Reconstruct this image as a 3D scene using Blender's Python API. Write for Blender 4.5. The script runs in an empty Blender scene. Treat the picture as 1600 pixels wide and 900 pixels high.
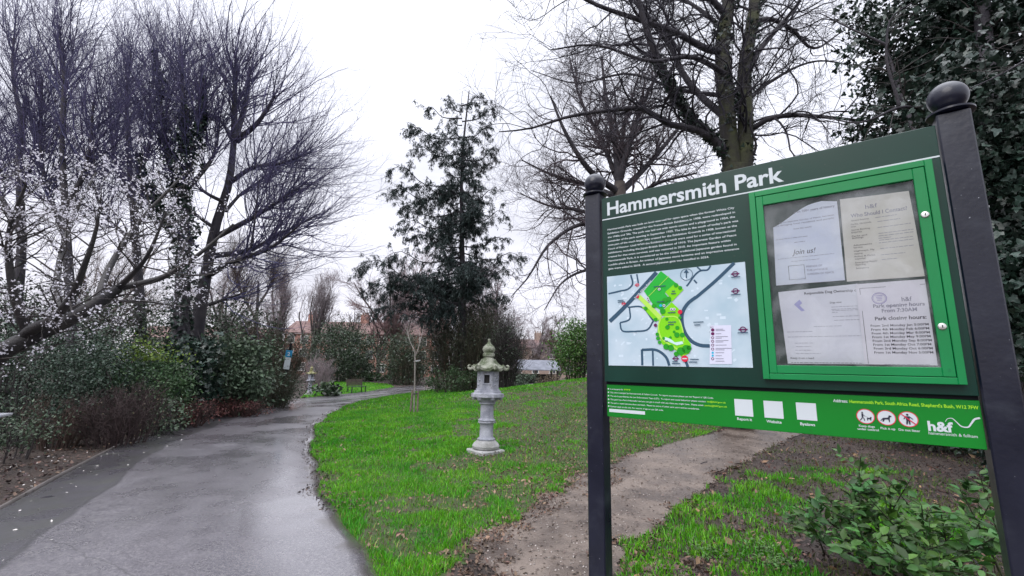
import bpy, math
import numpy as np
from mathutils import Matrix, Vector

C = bpy.context.scene.collection
sc = bpy.context.scene

# ------------------------------------------------------------------ camera
F = 683.0
EYE = 1.5
_up = np.array([76., -3830., F]); _up /= np.linalg.norm(_up)
_Y = np.array([0, 0, 1.]) - _up * _up[2]; _Y /= np.linalg.norm(_Y)
_X = np.cross(_Y, _up)
cam_d = bpy.data.cameras.new('camera'); cam = bpy.data.objects.new('camera', cam_d); C.objects.link(cam)
cam_d.sensor_fit = 'HORIZONTAL'; cam_d.sensor_width = 36; cam_d.lens = 36 * F / 1600
cam_d.clip_start = 0.05; cam_d.clip_end = 3000
M = Matrix(((_X[0], -_X[1], -_X[2], 0), (_Y[0], -_Y[1], -_Y[2], 0), (_up[0], -_up[1], -_up[2], EYE), (0, 0, 0, 1)))
cam.matrix_world = M
sc.camera = cam

# ------------------------------------------------------------------ light
SUN_EL, SUN_AZ = math.radians(42), math.radians(-138)      # azimuth from +Y (clockwise)
w = bpy.data.worlds.new('World'); sc.world = w; w.use_nodes = True
nt = w.node_tree; nt.nodes.clear()
out = nt.nodes.new('ShaderNodeOutputWorld'); bg = nt.nodes.new('ShaderNodeBackground')
sky = nt.nodes.new('ShaderNodeTexSky'); sky.sky_type = 'NISHITA'; sky.sun_disc = False
sky.sun_elevation = SUN_EL; sky.sun_rotation = SUN_AZ
tc = nt.nodes.new('ShaderNodeTexCoord'); sep = nt.nodes.new('ShaderNodeSeparateXYZ')
nt.links.new(tc.outputs['Generated'], sep.inputs[0])
mr = nt.nodes.new('ShaderNodeMapRange'); mr.inputs[1].default_value = 0.0; mr.inputs[2].default_value = 0.5
nt.links.new(sep.outputs[2], mr.inputs[0])
rampz = nt.nodes.new('ShaderNodeMix'); rampz.data_type = 'RGBA'
rampz.inputs[6].default_value = (4.9, 4.75, 5.25, 1); rampz.inputs[7].default_value = (6.3, 6.4, 7.1, 1)
nt.links.new(mr.outputs[0], rampz.inputs[0])
mp = nt.nodes.new('ShaderNodeMapping'); mp.inputs['Scale'].default_value = (1.2, 1.2, 4.0)
nt.links.new(tc.outputs['Generated'], mp.inputs[0])
nz = nt.nodes.new('ShaderNodeTexNoise'); nz.inputs['Scale'].default_value = 2.2; nz.inputs['Detail'].default_value = 6
nt.links.new(mp.outputs[0], nz.inputs[0])
mr2 = nt.nodes.new('ShaderNodeMapRange'); mr2.inputs[1].default_value = .35; mr2.inputs[2].default_value = .65
mr2.inputs[3].default_value = .84; mr2.inputs[4].default_value = 1.14
nt.links.new(nz.outputs[0], mr2.inputs[0])
hi_ = nt.nodes.new('ShaderNodeMapRange'); hi_.interpolation_type = 'SMOOTHSTEP'; hi_.inputs[1].default_value = .62; hi_.inputs[2].default_value = 1.0
nt.links.new(sep.outputs[2], hi_.inputs[0])
topz = nt.nodes.new('ShaderNodeMix'); topz.data_type = 'RGBA'; topz.inputs[7].default_value = (21, 21.4, 23, 1)
nt.links.new(hi_.outputs[0], topz.inputs[0]); nt.links.new(rampz.outputs[2], topz.inputs[6])
mul = nt.nodes.new('ShaderNodeVectorMath'); mul.operation = 'SCALE'
nt.links.new(topz.outputs[2], mul.inputs[0]); nt.links.new(mr2.outputs[0], mul.inputs[3])
mx = nt.nodes.new('ShaderNodeMix'); mx.data_type = 'RGBA'; mx.inputs[0].default_value = 0.93
nt.links.new(sky.outputs[0], mx.inputs[6]); nt.links.new(mul.outputs[0], mx.inputs[7])
nt.links.new(mx.outputs[2], bg.inputs[0]); bg.inputs[1].default_value = 0.1
nt.links.new(bg.outputs[0], out.inputs[0])
sd = bpy.data.lights.new('sun', 'SUN'); sd.energy = 0.8; sd.angle = math.radians(40); sd.color = (1, .96, .92)
so = bpy.data.objects.new('sun', sd); C.objects.link(so)
_d = Vector((math.sin(SUN_AZ) * math.cos(SUN_EL), math.cos(SUN_AZ) * math.cos(SUN_EL), math.sin(SUN_EL)))
so.rotation_euler = _d.to_track_quat('Z', 'Y').to_euler()
sc.view_settings.view_transform = 'Standard'; sc.view_settings.look = 'None'
sc.view_settings.exposure = 0.98; sc.view_settings.gamma = 1
sc.cycles.max_bounces = 5; sc.cycles.diffuse_bounces = 2; sc.cycles.glossy_bounces = 2
sc.cycles.transparent_max_bounces = 12

# ------------------------------------------------------------------ helpers: picture measurements to places
def ray(px, py):
    v = np.array([px - 800., py - 450., F]); return np.array([v @ _X, v @ _Y, v @ _up])

def sstep(a, b, x):
    t = np.clip((np.asarray(x, float) - a) / (b - a), 0, 1); return t * t * (3 - 2 * t)

def H(x, y):
    x = np.asarray(x, float); y = np.asarray(y, float)
    m = 1.12 * np.exp(-((x - 5) / 6) ** 2 - ((y - 18) / 8) ** 2)
    d1 = .62 * sstep(12, 28, y) * sstep(-3, -11, x)
    d2 = .62 * sstep(26, 40, y)
    und = .009 * np.sin(x * 1.1 + .5) * np.sin(y * .9) * sstep(1, 4, np.hypot(x, y))
    return m - np.maximum(d1, d2) + und

def G(px, py):
    """where the sight line meets the ground"""
    r = ray(px, py)
    t = np.geomspace(.8, 300, 6000) / r[1]
    z = EYE + r[2] * t - H(r[0] * t, r[1] * t)
    k = np.argmax(z < 0)
    if z[k] >= 0: k = len(t) - 1
    t = t[k]
    return np.array([r[0] * t, r[1] * t, float(H(r[0] * t, r[1] * t))])

def at(px, py, D):
    r = ray(px, py); t = D / r[1]; return np.array([r[0] * t, D, EYE + r[2] * t])

def base(px, D):
    r = ray(px, 570); x = r[0] * D / r[1]; return np.array([x, D, float(H(x, D))])

# ------------------------------------------------------------------ helpers: meshes
def mk(name, V, faces, mat, parent=None, smooth=False, mi=None, loc=None, uv=None):
    """faces: list of int arrays (n,k); mat: one or a list; mi: per-array or per-face material indices"""
    V = np.asarray(V, float).reshape(-1, 3)
    me = bpy.data.meshes.new(name)
    if loc is not None: V = V - np.asarray(loc, float)
    faces = [np.asarray(f, np.int32) for f in faces if len(f)]
    lt = np.concatenate([np.full(len(f), f.shape[1], np.int32) for f in faces])
    lv = np.concatenate([f.ravel() for f in faces])
    me.vertices.add(len(V)); me.vertices.foreach_set('co', V.ravel())
    me.loops.add(len(lv)); me.loops.foreach_set('vertex_index', lv)
    me.polygons.add(len(lt))
    ls = np.concatenate([[0], np.cumsum(lt)[:-1]]).astype(np.int32)
    me.polygons.foreach_set('loop_start', ls); me.polygons.foreach_set('loop_total', lt)
    if smooth: me.polygons.foreach_set('use_smooth', np.ones(len(lt), bool))
    for m in (mat if isinstance(mat, (list, tuple)) else [mat]): me.materials.append(m)
    if mi is not None: me.polygons.foreach_set('material_index', np.asarray(mi, np.int32))
    if uv is not None:
        l = me.uv_layers.new(name='UVMap'); l.data.foreach_set('uv', np.asarray(uv, float)[lv].ravel())
    me.update(calc_edges=True); me.validate()
    o = bpy.data.objects.new(name, me); C.objects.link(o)
    if loc is not None and parent is None: o.location = tuple(loc)
    if parent is not None: o.parent = parent
    return o

def thing(name, label, cat, loc=(0, 0, 0), rz=0, group=None):
    o = bpy.data.objects.new(name, None); C.objects.link(o); o.location = tuple(loc); o.rotation_euler = (0, 0, rz)
    o.empty_display_size = .1
    o['label'] = label; o['category'] = cat
    if group: o['group'] = group
    return o

def tag(o, label=None, cat=None, group=None, kind=None):
    for k, v in (('label', label), ('category', cat), ('group', group), ('kind', kind)):
        if v: o[k] = v
    return o

class MB:
    """collects simple shapes into one mesh"""
    def __init__(s): s.V = []; s.F = {}; s.n = 0; s.MI = {}
    def add(s, V, faces, mi=0):
        for f in faces:
            f = np.asarray(f, int)
            if f.ndim == 1: f = f[None]
            s.F.setdefault(f.shape[1], []).append(f + s.n); s.MI.setdefault(f.shape[1], []).append(np.full(len(f), mi))
        V = np.asarray(V, float).reshape(-1, 3); s.V.append(V); s.n += len(V)
    def box(s, x0, x1, y0, y1, z0, z1, mi=0, bev=0.0, M=None):
        b = min(bev, (x1 - x0) / 2.1, (y1 - y0) / 2.1, (z1 - z0) / 2.1) if bev else 0
        if b <= 0:
            V = np.array([[x, y, z] for z in (z0, z1) for y in (y0, y1) for x in (x0, x1)])
            f = [[0, 2, 3, 1], [4, 5, 7, 6], [0, 1, 5, 4], [2, 6, 7, 3], [0, 4, 6, 2], [1, 3, 7, 5]]
            if M is not None: V = V @ np.asarray(M).T
            s.add(V, [np.array(f)], mi); return
        bm_v = []; idx = {}
        for i, x in enumerate((x0, x1)):
            for j, y in enumerate((y0, y1)):
                for k, z in enumerate((z0, z1)):
                    sx, sy, sz = (1 - 2 * i), (1 - 2 * j), (1 - 2 * k)
                    for a, (dx, dy, dz) in enumerate(((0, b, b), (b, 0, b), (b, b, 0))):
                        idx[i, j, k, a] = len(bm_v); bm_v.append((x + sx * dx, y + sy * dy, z + sz * dz))
        q = []; t = []
        I = lambda i, j, k, a: idx[i, j, k, a]
        for i in (0, 1): q.append([I(i, 0, 0, 0), I(i, 1, 0, 0), I(i, 1, 1, 0), I(i, 0, 1, 0)])
        for j in (0, 1): q.append([I(0, j, 0, 1), I(1, j, 0, 1), I(1, j, 1, 1), I(0, j, 1, 1)])
        for k in (0, 1): q.append([I(0, 0, k, 2), I(1, 0, k, 2), I(1, 1, k, 2), I(0, 1, k, 2)])
        for i in (0, 1):
            for j in (0, 1): q.append([I(i, j, 0, 0), I(i, j, 1, 0), I(i, j, 1, 1), I(i, j, 0, 1)])
        for i in (0, 1):
            for k in (0, 1): q.append([I(i, 0, k, 0), I(i, 1, k, 0), I(i, 1, k, 2), I(i, 0, k, 2)])
        for j in (0, 1):
            for k in (0, 1): q.append([I(0, j, k, 1), I(1, j, k, 1), I(1, j, k, 2), I(0, j, k, 2)])
        for i in (0, 1):
            for j in (0, 1):
                for k in (0, 1): t.append([I(i, j, k, 0), I(i, j, k, 1), I(i, j, k, 2)])
        V = np.array(bm_v)
        if M is not None: V = V @ np.asarray(M).T
        s.add(V, [np.array(q), np.array(t)], mi)
    def lathe(s, prof, n=24, c=(0, 0, 0), mi=0, hexa=False, rot=0, lobes=None):
        prof = np.asarray(prof, float); k = len(prof)
        th = np.arange(n) * 2 * math.pi / n + rot
        rr = np.ones(n)
        r = prof[:, 0][:, None] * rr
        if lobes: r = r * (1 + lobes[1] * np.abs(np.cos(th * lobes[0] / 2))[None] * (prof[:, 2][:, None] if prof.shape[1] > 2 else 1))
        V = np.stack([c[0] + r * np.cos(th), c[1] + r * np.sin(th), c[2] + np.repeat(prof[:, 1][:, None], n, 1)], -1).reshape(-1, 3)
        i = np.arange(k - 1)[:, None] * n; j = np.arange(n)[None]; j2 = (j + 1) % n
        Q = np.stack([i + j, i + j2, i + n + j2, i + n + j], -1).reshape(-1, 4)
        s.add(V, [Q, np.arange(n)[::-1], (k - 1) * n + np.arange(n)], mi)
    def tube(s, P, R, sides=8, mi=0):
        P = np.asarray(P, float)[None]; R = np.broadcast_to(np.asarray(R, float), (1, P.shape[1]))
        V, Q = tubes(P, R, sides); s.add(V, [Q, np.arange(sides)[::-1], len(V) - sides + np.arange(sides)], mi)
    def build(s, name, mat, parent=None, smooth=False, loc=None):
        V = np.concatenate(s.V); ks = sorted(s.F)
        F_ = [np.concatenate(s.F[k]) for k in ks]; mi = np.concatenate([np.concatenate(s.MI[k]) for k in ks])
        o = mk(name, V, F_, mat, parent, False, mi, loc)
        o.data.polygons.foreach_set('use_smooth', np.zeros(len(o.data.polygons), bool)); o.data.update()
        if smooth:
            o.data.shade_smooth(); o.data.set_sharp_from_angle(angle=math.radians(35))
        return o

def tubes(P, R, sides):
    N, K, _ = P.shape
    T = np.gradient(P, axis=1); T /= np.linalg.norm(T, axis=2, keepdims=True) + 1e-9
    m = T.mean(1); ref = np.where(np.abs(m[:, 2:3]) < .8, [[0, 0, 1.]], [[1., 0, 0]])[:, None, :]
    U = np.cross(T, ref); U /= np.linalg.norm(U, axis=2, keepdims=True) + 1e-9
    W = np.cross(T, U)
    a = np.arange(sides) * 2 * math.pi / sides
    V = P[:, :, None] + R[:, :, None, None] * (U[:, :, None] * np.cos(a)[None, None, :, None] + W[:, :, None] * np.sin(a)[None, None, :, None])
    n = np.arange(N)[:, None, None] * K * sides; k = np.arange(K - 1)[None, :, None] * sides; j = np.arange(sides)[None, None]
    j2 = (j + 1) % sides
    Q = np.stack([n + k + j, n + k + j2, n + k + sides + j2, n + k + sides + j], -1).reshape(-1, 4)
    return V.reshape(-1, 3), Q

def join_tubes(levels):
    """levels: (P,R,sides) ..."""
    Vs = []; Qs = []; n = 0
    for P, R, s in levels:
        V, Q = tubes(P, R, s); Vs.append(V); Qs.append(Q + n); n += len(V)
    return np.concatenate(Vs), np.concatenate(Qs)

def spline(pts, K):
    p = np.asarray(pts, float); n = len(p)
    if n == 2: return p[0] + (p[1] - p[0]) * np.linspace(0, 1, K)[:, None]
    d = np.concatenate([[0], np.cumsum(np.linalg.norm(np.diff(p[:, :3], axis=0), axis=1))]); d /= d[-1]
    tg = np.gradient(p, d, axis=0); t = np.linspace(0, 1, K); i = np.clip(np.searchsorted(d, t, side='right') - 1, 0, n - 2)
    h = (d[i + 1] - d[i])[:, None]; s = ((t - d[i])[:, None]) / h
    return (2 * s**3 - 3 * s**2 + 1) * p[i] + (s**3 - 2 * s**2 + s) * h * tg[i] + (-2 * s**3 + 3 * s**2) * p[i + 1] + (s**3 - s**2) * h * tg[i + 1]

def limb(pts, r0, r1, K=16, rg=None, wob=0.0):
    """pts: (px,py,D)"""
    p = spline([at(*q) for q in pts], K)
    if rg is not None and wob: p[1:-1] += rg.normal(0, wob, (K - 2, 3))
    return p, np.linspace(r0, r1, K)

def unit(v): return v / (np.linalg.norm(v, axis=-1, keepdims=True) + 1e-9)

def spawn(rg, P, R, n, t=(.2, 1), ang=(25, 60), L=(.5, 1.5), K=5, jit=.15, trop=(0, 0, .1), rr=.5, rmin=.003, rmax=9, taper=.25, short=0.4, up=0.0, dir0=None):
    N, KP, _ = P.shape
    ln = np.linalg.norm(P[:, -1] - P[:, 0], axis=1); idx = rg.choice(N, n, p=ln / ln.sum())
    tt = rg.uniform(*t, n); f = tt * (KP - 1); i = np.minimum(f.astype(int), KP - 2); fr = (f - i)[:, None]
    p0 = P[idx, i] * (1 - fr) + P[idx, i + 1] * fr
    T = unit(P[idx, i + 1] - P[idx, i]); r0 = (R[idx, i] * (1 - fr[:, 0]) + R[idx, i + 1] * fr[:, 0])
    pr = rg.normal(size=(n, 3)); pr = unit(pr - (pr * T).sum(1, keepdims=True) * T)
    a = np.radians(rg.uniform(*ang, n))[:, None]
    d = unit(T * np.cos(a) + pr * np.sin(a) + np.array([0, 0, up]))
    if dir0 is not None: d = unit(d * .35 + unit(np.asarray(dir0, float)))
    le = rg.uniform(*L, n) * (1 - short * tt); st = (le / (K - 1))[:, None]
    out = np.empty((n, K, 3)); out[:, 0] = p0; cur = p0
    tp = np.asarray(trop, float)
    for k in range(1, K):
        d = unit(d + rg.normal(0, jit, (n, 3)) + tp); cur = cur + d * st; out[:, k] = cur
    rs = np.clip(r0 * rr, rmin, rmax)
    return out, rs[:, None] * np.linspace(1, taper, K)[None]

def stack(limbs, K=None):
    return np.stack([l[0] for l in limbs]), np.stack([l[1] for l in limbs])

LEAF = (np.array([[0, 0, 0], [.26, .4, .05], [0, 1, -.04], [-.26, .4, .05]]), [[0, 1, 2], [0, 2, 3]])
LAUREL = (np.array([[0, 0, 0], [.2, .22, .05], [.27, .5, .07], [.14, .82, .02], [0, 1.05, -.08], [-.14, .82, .02], [-.27, .5, .07], [-.2, .22, .05], [0, .5, -.01]]),
          [[0, 1, 8], [1, 2, 8], [2, 3, 8], [3, 4, 8], [4, 5, 8], [5, 6, 8], [6, 7, 8], [7, 0, 8]])
IVY = (np.array([[0, 0, 0], [.3, -.1, .04], [.5, .25, -.06], [.25, .4, .05], [.2, .7, .02], [0, 1, -.08], [-.2, .7, .02], [-.25, .4, .05], [-.5, .25, -.06], [-.3, -.1, .04], [0, .35, .0]]),
       [[i, (i + 1) % 10, 10] for i in range(10)])
NEEDLE = (np.array([[-.05, 0, 0], [.05, 0, 0], [.075, .55, .02], [0, 1, -.05], [-.075, .55, .02]]), [[0, 1, 2], [0, 2, 4], [4, 2, 3]])
FLOWER = (np.array([[0, 0, 0]] + [[math.cos(a) * (1 if i % 2 == 0 else .45), math.sin(a) * (1 if i % 2 == 0 else .45), .25] for i, a in enumerate(np.arange(10) * math.pi / 5)]) * .5,
          [[0, 1 + i, 1 + (i + 1) % 10] for i in range(10)])

def rrot(rg, n, up=0.0, droop=0.0):
    z = unit(rg.normal(size=(n, 3)) + np.array([0, 0, up])); y = rg.normal(size=(n, 3)) + np.array([0, 0, -droop])
    y = unit(y - (y * z).sum(1, keepdims=True) * z); x = np.cross(y, z)
    return np.stack([x, y, z], 2)            # columns

def leaves(rg, pts, size, tmpl, up=.6, droop=.3, var=.35):
    n = len(pts); Vt, Ft = tmpl; Ft = np.asarray(Ft)
    Rm = rrot(rg, n, up, droop); s = size * (1 + rg.uniform(-var, var, n))
    V = np.einsum('nij,kj->nki', Rm, Vt) * s[:, None, None] + np.asarray(pts)[:, None]
    Q = (np.arange(n)[:, None, None] * len(Vt) + Ft[None]).reshape(-1, 3)
    return V.reshape(-1, 3), Q

def clumps(rg, c, rad, nc, n, sig, inner=.45, flat=.0):
    """points gathered in clumps over an ellipsoid"""
    d = unit(rg.normal(size=(nc, 3))); q = rg.uniform(inner, 1.0, nc) ** .6 * rg.uniform(.8, 1.12, nc)
    cc = np.asarray(c) + d * q[:, None] * np.asarray(rad)
    wgt = rg.uniform(.3, 1.4, nc); k = rg.choice(nc, n, p=wgt / wgt.sum())
    return cc[k] + rg.normal(0, 1, (n, 3)) * sig * np.array([1, 1, .8])

# ------------------------------------------------------------------ materials
def mat(name, col, rough=.6, col2=None, scale=5., metal=0, spec=.5, bump=0, bscale=None, island=0, detail=5, coat=0, trans=0, rvar=0, coord='Object', lo=.35, hi=.65):
    m = bpy.data.materials.new(name); m.use_nodes = True; t = m.node_tree; b = t.nodes['Principled BSDF']
    L = t.links.new
    b.inputs['Roughness'].default_value = rough; b.inputs['Metallic'].default_value = metal
    b.inputs['Specular IOR Level'].default_value = spec; b.inputs['Coat Weight'].default_value = coat
    b.inputs['Coat Roughness'].default_value = .08
    b.inputs['Base Color'].default_value = (*col, 1)
    src = None
    if col2 is not None or bump or rvar:
        tcn = t.nodes.new('ShaderNodeTexCoord'); n = t.nodes.new('ShaderNodeTexNoise')
        n.inputs['Scale'].default_value = scale; n.inputs['Detail'].default_value = detail; L(tcn.outputs[coord], n.inputs[0])
        r = t.nodes.new('ShaderNodeMapRange'); r.inputs[1].default_value = lo; r.inputs[2].default_value = hi; L(n.outputs[0], r.inputs[0])
    if col2 is not None:
        x = t.nodes.new('ShaderNodeMix'); x.data_type = 'RGBA'; x.inputs[6].default_value = (*col, 1); x.inputs[7].default_value = (*col2, 1)
        L(r.outputs[0], x.inputs[0]); src = x.outputs[2]
    if rvar:
        rr = t.nodes.new('ShaderNodeMapRange'); rr.inputs[3].default_value = rough - rvar; rr.inputs[4].default_value = rough + rvar
        L(r.outputs[0], rr.inputs[0]); L(rr.outputs[0], b.inputs['Roughness'])
    if island:
        g = t.nodes.new('ShaderNodeNewGeometry'); r2 = t.nodes.new('ShaderNodeMapRange')
        r2.inputs[3].default_value = 1 - island; r2.inputs[4].default_value = 1 + island; L(g.outputs['Random Per Island'], r2.inputs[0])
        s = t.nodes.new('ShaderNodeHueSaturation')
        if src: L(src, s.inputs['Color'])
        else: s.inputs['Color'].default_value = (*col, 1)
        L(r2.outputs[0], s.inputs['Value'])
        r3 = t.nodes.new('ShaderNodeMapRange'); r3.inputs[3].default_value = .48; r3.inputs[4].default_value = .52
        mm = t.nodes.new('ShaderNodeMath'); mm.operation = 'FRACT'; m2 = t.nodes.new('ShaderNodeMath'); m2.operation = 'MULTIPLY'; m2.inputs[1].default_value = 7.31
        L(g.outputs['Random Per Island'], m2.inputs[0]); L(m2.outputs[0], mm.inputs[0]); L(mm.outputs[0], r3.inputs[0]); L(r3.outputs[0], s.inputs['Hue'])
        src = s.outputs[0]
    if src: L(src, b.inputs['Base Color'])
    if bump:
        n2 = t.nodes.new('ShaderNodeTexNoise'); n2.inputs['Scale'].default_value = bscale or scale * 4; n2.inputs['Detail'].default_value = 6
        L(tcn.outputs[coord], n2.inputs[0]); bp = t.nodes.new('ShaderNodeBump'); bp.inputs['Strength'].default_value = bump; bp.inputs['Distance'].default_value = .02
        L(n2.outputs[0], bp.inputs['Height']); L(bp.outputs[0], b.inputs['Normal'])
    if trans:
        tr = t.nodes.new('ShaderNodeBsdfTranslucent'); ms = t.nodes.new('ShaderNodeMixShader'); ms.inputs[0].default_value = trans
        if src: L(src, tr.inputs[0])
        else: tr.inputs[0].default_value = (*col, 1)
        L(b.outputs[0], ms.inputs[1]); L(tr.outputs[0], ms.inputs[2]); L(ms.outputs[0], t.nodes['Material Output'].inputs[0])
    return m

bark_dark = mat('bark_dark', (.02, .018, .026), .8, (.045, .04, .048), 3, bump=.6, bscale=30)
bark_wet = mat('bark_wet', (.012, .011, .014), .55, (.03, .026, .026), 4, bump=.6, bscale=30)
bark_moss = mat('bark_moss', (.028, .026, .023), .85, (.07, .08, .03), 2.6, lo=.45, hi=.72, bump=.7, bscale=24)
bark_grey = mat('bark_grey', (.06, .05, .05), .85, (.13, .11, .10), 3)
twig_dark = mat('twig_dark', (.060, .054, .125), .8, island=.35)
twig_neutral = mat('twig_neutral', (.04, .034, .034), .8, island=.35)
twig_brown = mat('twig_brown', (.075, .05, .04), .8, island=.4)
twig_red = mat('twig_red', (.06, .032, .03), .8, island=.4)
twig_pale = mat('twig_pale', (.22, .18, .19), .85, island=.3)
twig_olive = mat('twig_olive', (.065, .06, .04), .85, island=.4)
leaf_dark = mat('leaf_dark', (.024, .046, .02), .42, island=.5, spec=.5)
leaf_ivy = mat('leaf_ivy', (.017, .036, .026), .38, island=.55, spec=.55)
leaf_con = mat('leaf_conifer', (.016, .032, .03), .7, island=.5)
leaf_mid = mat('leaf_mid', (.04, .085, .03), .5, island=.5, trans=.15)
leaf_grey = mat('leaf_grey_green', (.06, .095, .055), .55, island=.5)
leaf_lime = mat('leaf_lime', (.12, .19, .02), .5, island=.4, trans=.2)
leaf_bright = mat('leaf_bright', (.07, .16, .03), .5, island=.5, trans=.2)
leaf_tan = mat('leaf_tan', (.17, .13, .08), .7, island=.4)
leaf_laurel = mat('leaf_laurel', (.032, .10, .022), .45, (.05, .12, .02), 3, island=.6, spec=.35, trans=.12)
leaf_box = mat('leaf_box', (.028, .055, .034), .5, island=.5)
petal = mat('petal', (.80, .78, .86), .6, island=.15, trans=.35)
grass_m = mat('grass_blade', (.048, .26, .006), .5, (.13, .38, .010), 1.1, island=.45, trans=.3)
grass_d = mat('grass_rough', (.06, .13, .02), .6, (.10, .12, .035), 1.5, island=.45, trans=.2)
dead_leaf = mat('dead_leaf', (.16, .075, .045), .7, (.28, .17, .10), 3, island=.5)
dead_red = mat('dead_leaf_red', (.10, .035, .03), .7, island=.5)
pale_bit = mat('pale_bit', (.55, .52, .50), .7, island=.3)

def soil_mat():
    m = mat('soil', (.024, .017, .014), .85, (.06, .042, .034), 1.6, bump=.9, bscale=14, detail=10)
    return m
soil = soil_mat()
for n_ in soil.node_tree.nodes:
    if n_.type == 'BUMP': n_.inputs['Distance'].default_value = .05
lawn_m = mat('lawn_turf', (.035, .06, .012), .85, (.055, .04, .03), 7, bump=.8, bscale=25, detail=9, lo=.48, hi=.72)

def path_mat():
    m = bpy.data.materials.new('asphalt_wet'); m.use_nodes = True; t = m.node_tree; b = t.nodes['Principled BSDF']; L = t.links.new
    N = t.nodes.new
    tcn = N('ShaderNodeTexCoord'); uvs = N('ShaderNodeSeparateXYZ'); L(tcn.outputs['UV'], uvs.inputs[0])
    big = N('ShaderNodeTexNoise'); big.inputs['Scale'].default_value = .75; big.inputs['Detail'].default_value = 2.5; L(tcn.outputs['Object'], big.inputs[0])
    mid = N('ShaderNodeTexNoise'); mid.inputs['Scale'].default_value = 4; mid.inputs['Detail'].default_value = 8; L(tcn.outputs['Object'], mid.inputs[0])
    fine = N('ShaderNodeTexNoise'); fine.inputs['Scale'].default_value = 110; fine.inputs['Detail'].default_value = 3; L(tcn.outputs['Object'], fine.inputs[0])
    spk = N('ShaderNodeTexNoise'); spk.inputs['Scale'].default_value = 38; spk.inputs['Detail'].default_value = 5; spk.inputs['Roughness'].default_value = .7; L(tcn.outputs['Object'], spk.inputs[0])
    def mrange(src, a, b_, c, d):
        r = N('ShaderNodeMapRange'); r.inputs[1].default_value = a; r.inputs[2].default_value = b_; r.inputs[3].default_value = c; r.inputs[4].default_value = d; L(src, r.inputs[0]); return r.outputs[0]
    def mixc(f, a, b_):
        x = N('ShaderNodeMix'); x.data_type = 'RGBA'
        L(f, x.inputs[0])
        for k, c in ((6, a), (7, b_)):
            if isinstance(c, tuple): x.inputs[k].default_value = (*c, 1)
            else: L(c, x.inputs[k])
        return x.outputs[2]
    def math_(op, a, b_):
        x = N('ShaderNodeMath'); x.operation = op
        for k, c in enumerate((a, b_)):
            if isinstance(c, (int, float)): x.inputs[k].default_value = c
            else: L(c, x.inputs[k])
        x.use_clamp = False; return x.outputs[0]
    base_c = mixc(mrange(mid.outputs[0], .3, .7, 0, 1), (.092, .086, .102), (.135, .126, .145))
    base_c = mixc(mrange(fine.outputs[0], .52, .68, 0, .55), base_c, (.30, .28, .27))
    base_c = mixc(mrange(fine.outputs[0], .46, .32, 0, .6), base_c, (.05, .045, .05))
    base_c = mixc(mrange(spk.outputs[0], .53, .63, 0, .7), base_c, (.22, .21, .21))
    base_c = mixc(mrange(spk.outputs[0], .46, .36, 0, .6), base_c, (.035, .033, .037))
    # darker older strip along the bed edge, wobbling seam
    seam = math_('ADD', uvs.outputs[0], mrange(big.outputs[0], .3, .7, -.035, .035))
    strip = mrange(seam, .20, .23, 1, 0)
    dk = mixc(strip, base_c, mixc(mrange(mid.outputs[0], .4, .65, 0, 1), (.066, .062, .072), (.064, .064, .060)))
    line = mrange(math_('ABSOLUTE', math_('SUBTRACT', seam, .215), 0), 0, .012, .7, 0)
    dk = mixc(line, dk, (.03, .03, .032))
    # muddy right margin
    mud = mrange(math_('ADD', uvs.outputs[0], mrange(mid.outputs[0], .3, .7, -.06, .06)), .93, 1.0, 0, .9)
    dk = mixc(mud, dk, (.06, .05, .045))
    wet = mrange(big.outputs[0], .36, .66, 0, 1)
    dk2 = mixc(mrange(wet, 0, 1, 0, .30), dk, (.06, .056, .062))
    sep_w = math_('ADD', uvs.outputs[1], mrange(mid.outputs[0], .3, .7, -.05, .05))
    for pos in (al[26], al[47]):
        dk2 = mixc(mrange(math_('ABSOLUTE', math_('SUBTRACT', sep_w, pos), 0), 0, .018, .5, 0), dk2, (.03, .03, .032))
    L(dk2, b.inputs['Base Color'])
    rg_ = math_('ADD', mrange(wet, 0, 1, .36, .20), mrange(mid.outputs[0], .3, .7, -.05, .05))
    L(rg_, b.inputs['Roughness']); b.inputs['Specular IOR Level'].default_value = .85
    bp = N('ShaderNodeBump'); bp.inputs['Strength'].default_value = .35; bp.inputs['Distance'].default_value = .004
    hs = math_('ADD', fine.outputs[0], math_('MULTIPLY', mid.outputs[0], .1)); L(hs, bp.inputs['Height']); L(bp.outputs[0], b.inputs['Normal'])
    L(math_('MULTIPLY', mrange(wet, .1, .8, .1, 1), mrange(uvs.outputs[0], .35, .75, .15, 1)), b.inputs['Coat Weight']); b.inputs['Coat Roughness'].default_value = .13
    return m
trail_m = mat('trail_mud', (.060, .043, .034), .5, (.17, .135, .112), 2.2, bump=.8, bscale=22, detail=10, rvar=.14)

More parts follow.
